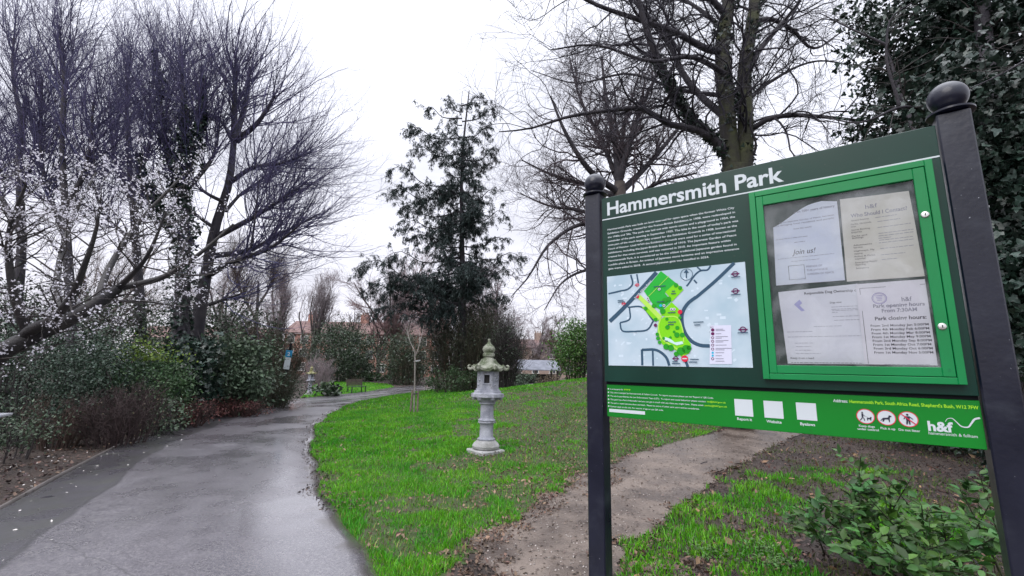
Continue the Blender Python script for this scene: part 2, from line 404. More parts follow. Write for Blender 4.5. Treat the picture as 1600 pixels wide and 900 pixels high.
# ------------------------------------------------------------------ ground
def axis(segs):
    o = []
    for a, b, s in segs: o.append(np.arange(a, b, s))
    return np.unique(np.concatenate(o))
gx = axis([(-400, -100, 25), (-100, -30, 5), (-30, -16, 1), (-16, 16, .25), (16, 30, 1), (30, 100, 5), (100, 401, 25)])
gy = axis([(-100, -10, 10), (-10, -2, 1), (-2, 45, .25), (45, 60, 1), (60, 120, 5), (120, 601, 30)])
def sheet(name, X, Y, keep, z, m, loc=None, wob=0):
    XX, YY = np.meshgrid(X, Y, indexing='ij'); nx, ny = XX.shape
    ZZ = H(XX, YY) + z
    V = np.stack([XX, YY, ZZ], -1).reshape(-1, 3)
    i, j = np.meshgrid(np.arange(nx - 1), np.arange(ny - 1), indexing='ij')
    a = (i * ny + j).ravel(); Q = np.stack([a, a + ny, a + ny + 1, a + 1], 1)
    if keep is not None:
        cx = V[Q, 0].mean(1); cy = V[Q, 1].mean(1); Q = Q[keep(cx, cy)]
        u, inv = np.unique(Q, return_inverse=True); V = V[u]; Q = inv.reshape(-1, 4)
    return mk(name, V, [Q], m, smooth=True)
tag(sheet('ground', gx, gy, None, 0, soil), kind='structure')

def inpoly(P, x, y):
    P = np.asarray(P)[:, :2]; r = np.zeros(x.shape, bool); n = len(P)
    for i in range(n):
        x1, y1 = P[i]; x2, y2 = P[(i + 1) % n]
        c = ((y1 > y) != (y2 > y)) & (x < (x2 - x1) * (y - y1) / (y2 - y1 + 1e-12) + x1); r ^= c
    return r
def vnoise(x, y, s, seed=0):
    """cheap smooth value noise"""
    rg = np.random.default_rng(seed); T = rg.random((64, 64)); u = x / s; v = y / s
    i = np.floor(u).astype(int); j = np.floor(v).astype(int); a = u - i; b = v - j; a = a * a * (3 - 2 * a); b = b * b * (3 - 2 * b)
    g = lambda p, q: T[p % 64, q % 64]
    return g(i, j) * (1 - a) * (1 - b) + g(i + 1, j) * a * (1 - b) + g(i, j + 1) * (1 - a) * b + g(i + 1, j + 1) * a * b

# the path: left and right edges
pL = [(-1.4, -3.2), (-2.4, -.6), (-3.6, 1.7)] + [tuple(G(*p)[:2]) for p in [(0, 797), (95, 745), (200, 692), (345, 647), (420, 631), (480, 622), (560, 614), (612, 606)]]
pR = [(3.2, -3.2), (1.9, -.8), (.4, 1.3)] + [tuple(G(*p)[:2]) for p in [(598, 900), (545, 840), (505, 765), (489, 700), (497, 665), (525, 643), (590, 622), (655, 611.5)]]
eL = spline(np.array([(x, y, 0) for x, y in pL]), 140); eR = spline(np.array([(x, y, 0) for x, y in pR]), 140)
# far turn to the right
tail_c = [(eL[-1] + (eR[-1] - eL[-1]) * 0)[:2]]
ext = [(1.0, 3.0, 0), (4.0, 4.5, 0), (9, 4.5, 0)]
eL = np.concatenate([eL, eL[-1] + np.array(ext) + [0, 1.2, 0]]); eR = np.concatenate([eR, eR[-1] + np.array(ext) * [1, .45, 0]])
rgp = np.random.default_rng(3)
eR[:140, 0] += (rgp.random(140) - .5) * .03 + .045 * np.sin(np.arange(140) * .55) + .03 * np.sin(np.arange(140) * 1.3)
NU = 16
u = np.concatenate([[0, .012], np.linspace(.05, .95, NU - 4), [.988, 1]])[None, :, None]; PV = eL[:, None] * (1 - u) + eR[:, None] * u
al = np.concatenate([[0], np.cumsum(np.linalg.norm(np.diff((eL + eR) / 2, axis=0), axis=1))])
PV[..., 2] = H(PV[..., 0], PV[..., 1]) + .024 + .03 * np.sin(np.pi * u[..., 0]) * .6
PV[:, 0, 2] -= .03; PV[:, -1, 2] -= .03
a = (np.arange(len(eL) - 1)[:, None] * NU + np.arange(NU - 1)[None]).ravel()
asphalt = path_mat()
uvp = np.stack([np.broadcast_to(u[..., 0], PV.shape[:2]), np.broadcast_to(al[:, None], PV.shape[:2])], -1).reshape(-1, 2)
tag(mk('path', PV.reshape(-1, 3), [np.stack([a, a + NU, a + NU + 1, a + 1], 1)], asphalt, smooth=True, uv=uvp), kind='structure')
path_poly = np.concatenate([eL, eR[::-1]])

# timber edging along the bed
kp = eL[10:96].copy(); kp[:, 2] = H(kp[:, 0], kp[:, 1])
nrm = unit(np.gradient(kp, axis=0)); nrm = np.stack([-nrm[:, 1], nrm[:, 0], 0 * nrm[:, 0]], 1)
edge_m = mat('edging_timber', (.08, .07, .065), .75, (.14, .125, .12), 2.5, bump=.4)
Vk = []
for off, z in ((.0, -.03), (.0, .034), (.024, .034), (.024, -.03)):
    q = kp + nrm * off; q[:, 2] += z + .006 * np.sin(np.arange(len(kp)) * .7); Vk.append(q)
Vk = np.stack(Vk, 1); n = len(kp); a = np.arange(n - 1)[:, None] * 4; j = np.arange(4)[None]
Qk = np.stack([a + j, a + (j + 1) % 4, a + 4 + (j + 1) % 4, a + 4 + j], -1).reshape(-1, 4)
tag(mk('kerb', Vk.reshape(-1, 3), [Qk], edge_m), kind='structure')

# dirt trail under the notice board
tl = [(-1.2, 1.4), (-.85, 2.6)] + [tuple(G(*p)[:2]) for p in [(690, 898), (760, 850), (850, 795), (915, 745), (985, 712), (1060, 690), (1130, 674)]] + [(4.6, 14.), (8, 20)]
tr = [(1.6, 1.6), (1.3, 2.4)] + [tuple(G(*p)[:2]) for p in [(975, 890), (1005, 845), (1065, 795), (1130, 745), (1180, 712), (1225, 690), (1262, 672)]] + [(6.6, 13.0), (11, 18)]
tL = spline(np.array([(x, y, 0) for x, y in tl]), 60); tR = spline(np.array([(x, y, 0) for x, y in tr]), 60)
trail_poly = np.concatenate([tL, tR[::-1]])
def in_trail(x, y, k=.5):
    nx = (vnoise(x, y, .45, 5) - .5) * k * 1.7 + (vnoise(x, y, .13, 6) - .5) * k * 1.3
    return inpoly(trail_poly, x + nx, y + nx * .7)
tag(sheet('dirt_trail', np.concatenate([np.arange(-1.4, 4, .02), np.arange(4, 9, .05)]), np.concatenate([np.arange(1.3, 7, .02), np.arange(7, 18, .05)]), lambda x, y: in_trail(x, y), .010, trail_m), kind='structure')

eC = (eL + eR) / 2
lawn_poly = np.array([(.35, 1.9)] + [tuple(p[:2]) for p in eC[20:140:4]] + [tuple(eR[139][:2]), (-6, 42), (10, 46), (14, 30), (13, 20)] + [tuple(p[:2]) for p in tL[::-1][3:56:4]])
def lawn_in(x, y):
    return inpoly(lawn_poly, x, y) & ~inpoly(path_poly, x, y)
def lawn_under(x, y): return inpoly(lawn_poly, x, y)
tag(sheet('lawn', np.arange(-12, 14, .1), np.arange(1, 45, .1), lawn_under, .006, lawn_m), kind='structure')
bl = np.array([G(*p)[:2] for p in [(470, 622), (520, 618), (560, 614.5), (600, 608.5), (616, 604.6), (606, 600), (560, 597), (500, 597), (484, 606)]])
tag(sheet('far_lawn', np.arange(-26, -4, .2), np.arange(15, 62, .2), lambda x, y: inpoly(bl, x, y) & ~inpoly(path_poly, x, y), .012, lawn_m), kind='structure')
distant_m = mat('distant_grass', (.05, .10, .02), .8, (.07, .07, .04), .3)

# grass blades
def blades(name, pts, h, wd, m, rg, lean=.5, seg=True):
    n = len(pts); hh = h * rg.uniform(.5, 1.3, n) * (.55 + .9 * vnoise(pts[:, 0] + 50, pts[:, 1] + 50, .22, 77)); a = rg.uniform(0, 2 * math.pi, n); ww = wd * rg.uniform(.7, 1.3, n)
    s = np.stack([np.cos(a), np.sin(a), 0 * a], 1); l = rg.uniform(0, lean, n); b = rg.uniform(0, 2 * math.pi, n)
    ld = np.stack([np.cos(b), np.sin(b), 0 * b], 1) * (l * hh)[:, None]; up = np.array([0, 0, 1.]) * hh[:, None]
    p = np.asarray(pts)
    V = np.stack([p - s * ww[:, None] / 2, p + s * ww[:, None] / 2, p + ld * .4 + up * .6 + s * ww[:, None] * .4, p + ld * .4 + up * .6 - s * ww[:, None] * .4, p + ld * 1.3 + up], 1)
    k = np.arange(n)[:, None] * 5
    return mk(name, V.reshape(-1, 3), [k + [0, 1, 2, 3], k + [3, 2, 4]], m)
rg = np.random.default_rng(11)
def scatter(n, y0, y1, keep, px0=400, px1=1000, pw=1.0):
    """random ground points in a band of distances"""
    y = y0 + (y1 - y0) * rg.random(n) ** pw; r0 = (px0 - 800) / F; r1 = (px1 - 800) / F
    x = y * (r0 + (r1 - r0) * rg.random(n)); k = keep(x, y); x, y = x[k], y[k]
    return np.stack([x, y, H(x, y)], 1)
def bare(x, y):      # worn patches in the lawn, more by the trail side
    q = vnoise(x, y, .55, 21) * .6 + vnoise(x, y, .17, 22) * .4
    side = sstep(-2.2, .9, x + .06 * (y - 5)) * sstep(24, 10, y)
    return q < .24 + .44 * side
lk = lambda x, y: lawn_in(x, y) & ~in_trail(x, y, .3) & ~(bare(x, y) & (rg.random(len(x)) < .88))
P1 = scatter(90000, 2.6, 7, lk); P2 = scatter(170000, 7, 14, lk, 400, 1350); P3 = scatter(120000, 14, 34, lk, 400, 1200)
def grass_obj(name, P, h, wd, m=grass_m, lean=.7): return tag(blades(name, P, h, wd, m, rg, lean), kind='stuff')
grass_obj('grass', P1, .05, .006); grass_obj('grass', P2, .055, .011); grass_obj('grass', P3, .06, .022)
Pm = scatter(16000, 2.6, 16, lambda x, y: lawn_in(x, y) & ~in_trail(x, y, .3), 400, 1300); grass_obj('grass', Pm, .045, .008, mat('grass_straw', (.20, .19, .06), .7, island=.4))
P4 = scatter(50000, 18, 58, lambda x, y: inpoly(bl, x, y) & ~inpoly(path_poly, x, y), 440, 640); grass_obj('grass', P4, .09, .035)
def rk(x, y):
    edge = vnoise(x, y, .5, 31) * .7 + vnoise(x, y, .14, 32) * .3
    return ~in_trail(x, y, .3) & ~lawn_in(x, y) & ~inpoly(path_poly, x, y) & (x > .5) & (edge > .36 + .2 * sstep(4.2, 8.5, y) + .14 * sstep(1.9, 3.6, x))
P5 = scatter(42000, 2.4, 6.5, rk, 900, 1500); grass_obj('grass', P5, .06, .008, grass_m)
P7 = scatter(60000, 2.6, 16, lambda x, y: lawn_in(x, y) & ~in_trail(x, y, .3) & bare(x, y), 400, 1350); grass_obj('grass', P7, .028, .007, grass_d)
P6 = scatter(26000, 2.6, 12, lambda x, y: ~in_trail(x, y, .2) & ~inpoly(path_poly, x, y) & (x > .2) & (vnoise(x, y, .4, 33) > .42), 850, 1600); grass_obj('grass', P6, .05, .009, grass_d)

# fallen leaves, petals and bits
def litter(name, P, size, m, flat=3.0):
    V, Q = leaves(rg, P + [0, 0, .014], size, LEAF, up=flat, droop=0, var=.5)
    return tag(mk(name, V, [Q], m), kind='stuff')
lit1 = scatter(42000, 2.6, 18, lambda x, y: lawn_in(x, y) & (((vnoise(x, y, .4, 41) + .45 * sstep(-1.2, 2, x + .05 * (y - 5)) + .2 * rg.random(len(x)) > .95)) | (bare(x, y) & (rg.random(len(x)) < .35 + .5 * sstep(-1.5, 1, x)))), 400, 1300)
litter('leaves', lit1 + [0, 0, .012], .04, mat('leaf_brown', (.10, .055, .04), .7, (.22, .14, .09), 3, island=.55), 1.6)
lit2 = scatter(14000, 2.2, 14, lambda x, y: ~lawn_in(x, y) & ~in_trail(x, y, .1) & ~inpoly(path_poly, x, y) & (x > .3), 850, 2200)
litter('leaves', lit2, .045, mat('leaf_russet', (.09, .045, .035), .7, (.17, .10, .07), 3, island=.6), 1.4); lit3 = scatter(46000, 2.4, 14, lambda x, y: ~lawn_in(x, y) & ~in_trail(x, y, .1) & (x > .3), 850, 2000)
litter('leaves', lit3, .032, mat('leaf_humus', (.045, .03, .03), .75, (.08, .055, .05), 3, island=.7), 1.0)
lit9 = scatter(260, 2.6, 8, lambda x, y: ~lawn_in(x, y) & ~in_trail(x, y, .1) & (x > .3), 850, 1650); litter('leaves', lit9 + [0, 0, .01], .08, dead_leaf, 1.6)
def bedk(x, y): return ~inpoly(path_poly, x, y) & ~lawn_in(x, y) & (x < -1)
lit4 = scatter(26000, 2.5, 22, lambda x, y: bedk(x, y), -900, 480); litter('leaves', lit4, .05, mat('leaf_wet', (.035, .02, .022), .7, (.07, .04, .035), 4, island=.6), 1.5)
def near_edge(x, y, d):
    dd = np.min(np.hypot(x[:, None] - eL[None, :, 0], y[:, None] - eL[None, :, 1]), 1); return dd < d
lit5 = scatter(9000, 3.5, 22, lambda x, y: bedk(x, y) & near_edge(x, y, .8), -100, 480); litter('leaves', lit5, .05, mat('leaf_bed_edge', (.08, .045, .035), .7, (.17, .11, .08), 4, island=.6), 1.6)
lit6 = scatter(900, 3.3, 12, lambda x, y: bedk(x, y) | (inpoly(path_poly, x, y) & near_edge(x, y, .9) & (rg.random(len(x)) < .4)), -100, 400); litter('petals', lit6 + [0, 0, .02], .03, pale_bit, 3)
def near_r(x, y, d):
    dd = np.min(np.hypot(x[:, None] - eR[None, 40:, 0], y[:, None] - eR[None, 40:, 1]), 1); return dd < d
lit7 = scatter(22000, 3.0, 18, lambda x, y: near_r(x, y, .10 + .16 * vnoise(x, y, .4, 61)), 450, 720); litter('leaves', lit7 + [0, 0, .012], .035, mat('leaf_mulch', (.05, .035, .03), .6, island=.6), 1.6)
def rim(x, y): return in_trail(x, y, .9) != in_trail(x, y, -.5)
lit10 = scatter(60000, 2.4, 12, rim, 620, 1400); litter('leaves', lit10 + [0, 0, .004], .035, mat('leaf_rim', (.06, .04, .03), .75, (.15, .09, .06), 5, island=.65), 1.6)
lit8 = scatter(6000, 2.6, 10, lambda x, y: in_trail(x, y), 680, 1300); litter('leaves', lit8 + [0, 0, .004], .03, mat('leaf_crumb', (.10, .075, .06), .7, island=.6), 3)

# pebbles and grit on the trail
pp = scatter(5000, 2.4, 9, lambda x, y: in_trail(x, y), 680, 1300)
OCT = (np.array([[1, 0, 0], [0, 1, 0], [-1, 0, 0], [0, -1, 0], [0, 0, .6], [0, 0, -.6]]) * .5, [[0, 1, 4], [1, 2, 4], [2, 3, 4], [3, 0, 4], [1, 0, 5], [2, 1, 5], [3, 2, 5], [0, 3, 5]])
V, Q = leaves(rg, pp + [0, 0, .012], .014, OCT, up=5, droop=0, var=.7)
tag(mk('pebbles', V, [Q], mat('grit', (.28, .25, .23), .7, island=.45), smooth=True), kind='stuff')

# ------------------------------------------------------------------ notice board
S = 1.87
_H = np.array([-.80838, .58866]); TL = np.array([.22710668, 1.07166061]) * S
U2 = -_H; N2 = np.array([.58866, .80838]); RZ = math.atan2(U2[1], U2[0])
def uv(px, py, p=0.0):
    r = ray(px, py); d = (S - p) / (r[:2] @ N2); q = r[:2] * d
    return (q - TL) @ U2, r[2] * d + EYE
def zz(v): return EYE + S * v
def uu(v): return S * v

def flatc(name, c, rough=.6, **k): return mat(name, c, rough, **{'spec': .2, **k})
m_post = mat('post_paint', (.002, .003, .012), .34, (.0035, .005, .018), 6, coat=.2, spec=.4, bump=.05, bscale=60, rvar=.08)
m_board = mat('board_green', (.0005, .026, .017), .36, (.001, .034, .023), 3, coat=.04, spec=.3, rvar=.06)
def specks(m, c, scale, lo, hi, mixf=.8):
    t = m.node_tree; b = t.nodes['Principled BSDF']; l = b.inputs['Base Color'].links; n = t.nodes.new('ShaderNodeTexNoise'); tcn = t.nodes.new('ShaderNodeTexCoord')
    n.inputs['Scale'].default_value = scale; n.inputs['Detail'].default_value = 4; t.links.new(tcn.outputs['Object'], n.inputs[0]); q = t.nodes.new('ShaderNodeMapRange'); q.inputs[1].default_value = lo; q.inputs[2].default_value = hi; q.inputs[4].default_value = mixf
    t.links.new(n.outputs[0], q.inputs[0]); x = t.nodes.new('ShaderNodeMix'); x.data_type = 'RGBA'; x.inputs[7].default_value = (*c, 1)
    if l: t.links.new(l[0].from_socket, x.inputs[6])
    else: x.inputs[6].default_value = b.inputs['Base Color'].default_value
    t.links.new(q.outputs[0], x.inputs[0]); t.links.new(x.outputs[2], b.inputs['Base Color'])
specks(m_post, (.35, .37, .42), 95, .735, .77); specks(m_post, (.03, .035, .05), 9, .55, .75, .6); specks(m_board, (.02, .04, .03), 60, .66, .72, .8)
m_low = mat('panel_green', (.0, .17, .010), .45, (.0, .19, .014), 2, spec=.3)
m_frame = mat('case_green', (.0, .18, .045), .4, (.0, .21, .055), 4, coat=.08, spec=.35)
specks(m_frame, (.0, .10, .04), 40, .66, .74, .5); specks(m_low, (.01, .12, .02), 30, .68, .76, .4)
m_black = flatc('gap_black', (.008, .01, .012), .8)
m_white = flatc('sign_white', (.56, .61, .64), .5)
m_lime = flatc('sign_lime', (.35, .72, .03), .5)
m_chrome = mat('lock_metal', (.75, .75, .72), .25, metal=.9)
m_red = flatc('sign_red', (.62, .02, .06), .5)
m_ink = flatc('ink', (.03, .03, .05), .6)
m_inkf = flatc('ink_faded', (.30, .30, .38), .6)

_font = None
def text_geo(s, bold=0.0):
    c = bpy.data.curves.new('t', 'FONT'); c.body = s; c.size = 1; c.offset = bold; c.resolution_u = 3
    o = bpy.data.objects.new('t', c); C.objects.link(o); dg = bpy.context.evaluated_depsgraph_get()
    me = bpy.data.meshes.new_from_object(o.evaluated_get(dg)); 
    V = np.empty(len(me.vertices) * 3); me.vertices.foreach_get('co', V); V = V.reshape(-1, 3)[:, :2]
    F_ = [tuple(p.vertices) for p in me.polygons]
    bpy.data.objects.remove(o); bpy.data.meshes.remove(me); bpy.data.curves.remove(c)
    return V, F_

class Decal:
    """thin printed shapes on a plane; local (u, z) with height off the board"""
    def __init__(s, p=0.0, dz=0.0, warp=None): s.V = []; s.F = []; s.MI = []; s.p = p; s.warp = warp; s.n = 0
    def poly(s, pts, mi, lay=1):
        pts = [tuple(q) for q in pts]
        for (a, b) in pts:
            s.V.append((a, -s.p - lay * .0006, b))
        s.F.append(tuple(range(s.n, s.n + len(pts)))); s.MI.append(mi); s.n += len(pts)
    def raw(s, V, F_, mi, lay=1):
        for a, b in V: s.V.append((a, -s.p - lay * .0006, b))
        for f in F_: s.F.append(tuple(i + s.n for i in f)); s.MI.append(mi)
        s.n += len(V)
    def line(s, pts, w_, mi, lay=1, closed=False):
        P = np.asarray(pts, float); n = len(P)
        if closed: P = np.concatenate([P, P[:1]]); n += 1
        t = unit(np.gradient(P, axis=0)); nn = np.stack([-t[:, 1], t[:, 0]], 1) * w_ / 2
        V = np.concatenate([P + nn, P - nn]); s.raw(V, [(i, i + 1, n + i + 1, n + i) for i in range(n - 1)], mi, lay)
    def circle(s, c, r, mi, lay=1, n=20, ry=None):
        a = np.arange(n) * 2 * math.pi / n; s.poly(np.stack([c[0] + r * np.cos(a), c[1] + (ry or r) * np.sin(a)], 1), mi, lay)
    def ring(s, c, r, w_, mi, lay=1, n=24):
        a = np.arange(n + 1) * 2 * math.pi / n; s.line(np.stack([c[0] + r * np.cos(a), c[1] + r * np.sin(a)], 1), w_, mi, lay)
    def text(s, st, a, b, cap, mi, lay=1, bold=0.0, slant=0):
        """fit between the left baseline point a and the right baseline point b"""
        V, F_ = text_geo(st, bold)
        if not len(V): return
        a = np.asarray(a, float); b = np.asarray(b, float); L_ = np.linalg.norm(b - a); d = (b - a) / L_
        x0, x1 = V[:, 0].min(), V[:, 0].max(); X_ = (V[:, 0] - x0) / (x1 - x0) * L_; Y_ = V[:, 1] / .70 * cap
        X_ = X_ + Y_ * slant
        W_ = a + X_[:, None] * d + Y_[:, None] * np.array([-d[1], d[0]]); s.raw(W_, F_, mi, lay)
    def center(s, st, c, cap, mi, lay=1, bold=0.0, wf=1.0):
        V, _ = text_geo(st, bold); wdt = (V[:, 0].max() - V[:, 0].min()) * cap / .70 * wf
        s.text(st, (c[0] - wdt / 2, c[1]), (c[0] + wdt / 2, c[1]), cap, mi, lay, bold)
    def build(s, name, mats, parent=None, loc=None):
        V = np.array(s.V)
        if s.warp is not None: V[:, 1] += s.warp(V[:, 0], V[:, 2])
        if loc is not None: V = V - np.asarray(loc)
        me = bpy.data.meshes.new(name); me.from_pydata([tuple(v) for v in V], [], s.F)
        for m in mats: me.materials.append(m)
        me.polygons.foreach_set('material_index', np.asarray(s.MI, np.int32)); me.update()
        o = bpy.data.objects.new(name, me); C.objects.link(o)
        if parent is not None: o.parent = parent
        return o

sign = thing('notice_board', 'large dark green park notice board with a map and glazed case between two navy posts', 'notice board', (TL[0], TL[1], 0), RZ)
PF = -.004
for x0, pw_ in ((-.0472, .078), (.6315, .0815)):
    mb = MB(); a0, a1 = uu(x0), uu(x0) + pw_
    mb.box(a0, a1, PF, PF + .0765, -.3, zz(.448), bev=.004)
    po = mb.build('post', m_post, sign, smooth=True)
    cx, cy = (a0 + a1) / 2, PF + .038
    mb = MB(); z0 = zz(.448)
    R_ = .052; hb = z0 + .018 + .046
    prof = [(.052, z0 + .001), (.060, z0 + .004), (.060, z0 + .010), (.050, z0 + .014), (.036, z0 + .018), (.032, z0 + .022)]
    for k in range(1, 15):
        ph = math.radians(-52 + (142 - 1) * k / 14); prof.append((max(.001, R_ * math.cos(ph)), z0 + .024 + R_ * math.sin(math.radians(52)) + R_ * math.sin(ph)))
    mb.lathe(prof, 32, (cx, cy, 0)); mb.build('ball_finial', m_post, po, smooth=True)
mb = MB(); mb.box(uu(.0), uu(.629), 0.0, .03, zz(-.0325), zz(.430), bev=.0015)
bd = mb.build('board', m_board, sign)
mb = MB(); mb.box(uu(.002), uu(.6295), .012, .034, zz(-.1135), zz(-.0395), bev=.0012)
low = mb.build('lower_panel', m_low, sign)
mb = MB(); mb.box(uu(.001), uu(.629), .016, .030, zz(-.0395) + .0005, zz(-.0325) - .0005); mb.build('gap_strip', m_black, sign)

d = Decal(0)
d.text('Hammersmith Park', uv(949, 336.5), (uv(1225, 283)[0], uv(949, 336.5)[1]), .0625, 0, bold=.022)
d.build('title_lettering', [m_white], bd)
d = Decal(0); d.poly([(0.002, zz(.3705)), (uu(.6285), zz(.3705)), (uu(.6285), zz(.3733)), (.002, zz(.3733))], 0); d.build('rule_line', [m_white], bd)
par = ["Hammersmith Park was built on land reserved for open space when the former White City",
"Exhibition Grounds, created for the Franco-British Exhibition in 1908, were redeveloped in",
"the 1940s and '50s. The park was laid out with tennis courts and a playground in 1954, the",
"remainder of the park opening in September 1955. The lake in the south of today's park was",
"once part of the much larger lake created for the Exhibition Grounds in 1908, known as the",
"Court of Honour. Until WWI the Exhibition Grounds were used for a series of international",
"exhibitions, including the Japan-British Exhibition of 1910. The Japanese Garden of Peace",
"created for that event survived, and was restored in 2010. An important feature within",
"Hammersmith Park, it is considered to be the oldest traditional Japanese garden found in",
"a public place in Britain. An avenue of Japanese stone lanterns and an impressive entrance",
"gate were added in 2018.  A second Japanese gate was installed in 2024."]
ends = [1148, 1149, 1149, 1154, 1152, 1149.5, 1151, 1142, 1151.5, 1155.5, 1108]
z_a = uv(949.5, 360.3)[1]; z_b = uv(950.5, 421.5)[1]; ul = uv(949.5, 360)[0]
d = Decal(0)
for i, t_ in enumerate(par):
    z_ = z_a + (z_b - z_a) * i / 10
    yy = 340 + 6 * i; ue = uv(ends[i], 331 + i * 7.2)[0]
    d.text(t_, (ul, z_), (ue, z_), .0082, 0, bold=.014)
d.build('history_text', [m_white], bd)

# map
mw = mat('map_paper', (.38, .50, .58), .7, (.52, .61, .68), 7, detail=3, spec=.12)
mroad = flatc('map_road', (.035, .08, .13)); mg1 = flatc('map_green', (.02, .40, .04)); mg2 = flatc('map_lime', (.20, .62, .01)); mg3 = flatc('map_dark_green', (.02, .30, .015))
mg4 = flatc('map_path', (.42, .72, .10)); mlk = flatc('map_lake', (.55, .75, .72)); mpl = flatc('map_plum', (.12, .01, .08)); mcy = flatc('map_cyan', (.02, .42, .65)); mkey = flatc('map_key', (.62, .63, .76)); mpa = flatc('map_building', (.56, .66, .74))
q_ = lambda X, Y: uv(940 + X / 4.738, 400 + Y / 4.738)
Q_ = lambda L_: [q_(*p) for p in L_]
u0, u1 = uv(950, 500)[0], uv(1171, 500)[0]; mz0, mz1 = zz(.0058), zz(.2228)
mb = MB(); mb.box(u0, u1, -.002, -.0002, mz0, mz1); mp_ = mb.build('map_panel', mw, sign)
px1 = (u1 - u0)
d = Decal(.002)
W1 = .0052 / 24     # metres per zoom pixel, roughly
K_ = (u1 - u0) / 1045
def road(pts, w_, mi=0, lay=1): d.line(spline(np.array([(*q_(*p), 0) for p in pts]), 24)[:, :2], w_ * K_, mi, lay)
rgm = np.random.default_rng(5)
for i in range(90):       # pale blocks of buildings
    cx, cz = rgm.uniform(u0 + .03, u1 - .04), rgm.uniform(mz0 + .02, mz1 - .02); a = rgm.choice([0, .7]) ; ww, hh = rgm.uniform(.005, .022), rgm.uniform(.004, .012)
    c_, s_ = math.cos(a), math.sin(a); d.poly([(cx + x * c_ - y * s_, cz + x * s_ + y * c_) for x, y in ((-ww / 2, -hh / 2), (ww / 2, -hh / 2), (ww / 2, hh / 2), (-ww / 2, hh / 2))], 10, .3)
road([(62, 485), (120, 430), (185, 365), (300, 240), (408, 122)], 34); road([(52, 280), (130, 262), (205, 240), (228, 215), (218, 140)], 14); road([(262, 135), (274, 205)], 12)
for seg in ([(195, 380), (295, 378), (385, 480)], [(385, 480), (345, 542), (245, 560)], [(245, 560), (150, 548), (138, 495)], [(138, 495), (208, 468), (208, 385)]): road(seg, 13)
road([(983, 52), (850, 180), (700, 308)], 24); road([(700, 305), (640, 352), (600, 420), (597, 495), (625, 580), (680, 640), (740, 663), (802, 666)], 26)
road([(630, 224), (740, 108), (788, 102), (808, 72)], 13); road([(708, 82), (740, 110)], 11); road([(685, 178), (707, 203)], 12)
road([(303, 810), (300, 692)], 18); road([(300, 694), (420, 702), (480, 752), (503, 812)], 20); road([(383, 812), (380, 702)], 14); road([(620, 770), (640, 820)], 20)
d.poly(Q_([(315, 260), (440, 112), (552, 200), (470, 275), (520, 335), (445, 405), (390, 372)]), 1, 2)
d.poly(Q_([(472, 268), (552, 198), (608, 250), (522, 340), (500, 300)]), 2, 3); d.poly(Q_([(520, 342), (592, 410), (572, 455), (445, 442), (440, 420)]), 2, 3)
d.poly(Q_([(300, 378), (335, 372), (440, 455), (420, 480), (395, 480)]), 2, 3)
d.poly(Q_([(425, 480), (465, 450), (560, 450), (590, 500), (612, 580), (665, 655), (650, 722), (590, 745), (555, 700), (450, 655), (415, 560)]), 2, 3)
road([(278, 300), (360, 380), (440, 462)], 34, 4, 4); road([(440, 462), (425, 510), (440, 600), (560, 690), (610, 740)], 10, 4, 4); road([(470, 450), (560, 455), (600, 540), (610, 640)], 9, 4, 4); road([(500, 150), (350, 300)], 4, 4, 4)
d.poly(Q_([(470, 600), (510, 612), (545, 640), (600, 632), (608, 650), (560, 662), (500, 635), (468, 622)]), 5, 5)
for (x, y, r) in [(553, 217, 17), (584, 237, 15), (500, 318, 18), (470, 330, 20), (455, 410, 22), (330, 390, 15), (390, 370, 18), (402, 472, 15), (486, 467, 12), (563, 532, 15), (490, 528, 17), (540, 562, 10), (560, 585, 20), (600, 585, 18), (462, 610, 11), (512, 604, 10), (415, 580, 14), (420, 610, 15), (432, 640, 14), (480, 672, 22), (515, 680, 24), (555, 725, 18), (590, 705, 30), (630, 690, 32), (650, 680, 18), (582, 458, 12)]:
    d.circle(q_(x, y), r * K_, 3, 6, 10)
for (x, y, r, m_) in [(270, 302, 13, 6), (583, 415, 17, 6), (402, 513, 13, 7), (618, 760, 24, 6)]: d.circle(q_(x, y), r * K_, m_, 7)
a_, b_ = q_(618, 760); d.poly([(a_ - 16 * K_, b_ - 4 * K_), (a_ + 16 * K_, b_ - 4 * K_), (a_ + 16 * K_, b_ + 4 * K_), (a_ - 16 * K_, b_ + 4 * K_)], 8, 8)
for (x, y) in [(430, 247), (350, 330), (465, 368), (520, 395), (540, 395), (345, 315)]: d.circle(q_(x, y), 11 * K_, 8, 7, 12); d.circle(q_(x, y), 5 * K_, 7, 8, 8)
d.circle(q_(440, 368), 11 * K_, 9, 7, 12)
d.ring(q_(630, 138), 44 * K_, 4 * K_, 0, 3); d.line([q_(629, 165), q_(629, 112)], 8 * K_, 0, 3); d.poly([q_(610, 125), q_(629, 98), q_(648, 125)], 0, 3.3)
def roundel(x, y, r, mi, lay=3):
    c = q_(x, y); d.ring(c, r * K_, r * .35 * K_, mi, lay, 16); d.poly([(c[0] - r * 1.6 * K_, c[1] - r * .25 * K_), (c[0] + r * 1.6 * K_, c[1] - r * .25 * K_), (c[0] + r * 1.6 * K_, c[1] + r * .25 * K_), (c[0] - r * 1.6 * K_, c[1] + r * .25 * K_)], mi, lay + .5)
for a_ in [(990, 133, 17), (992, 260, 17), (1048, 545, 18), (550, 760, 15)]: roundel(*a_, 7)
for a_ in [(265, 215, 12), (165, 353, 12)]: roundel(*a_, 6)
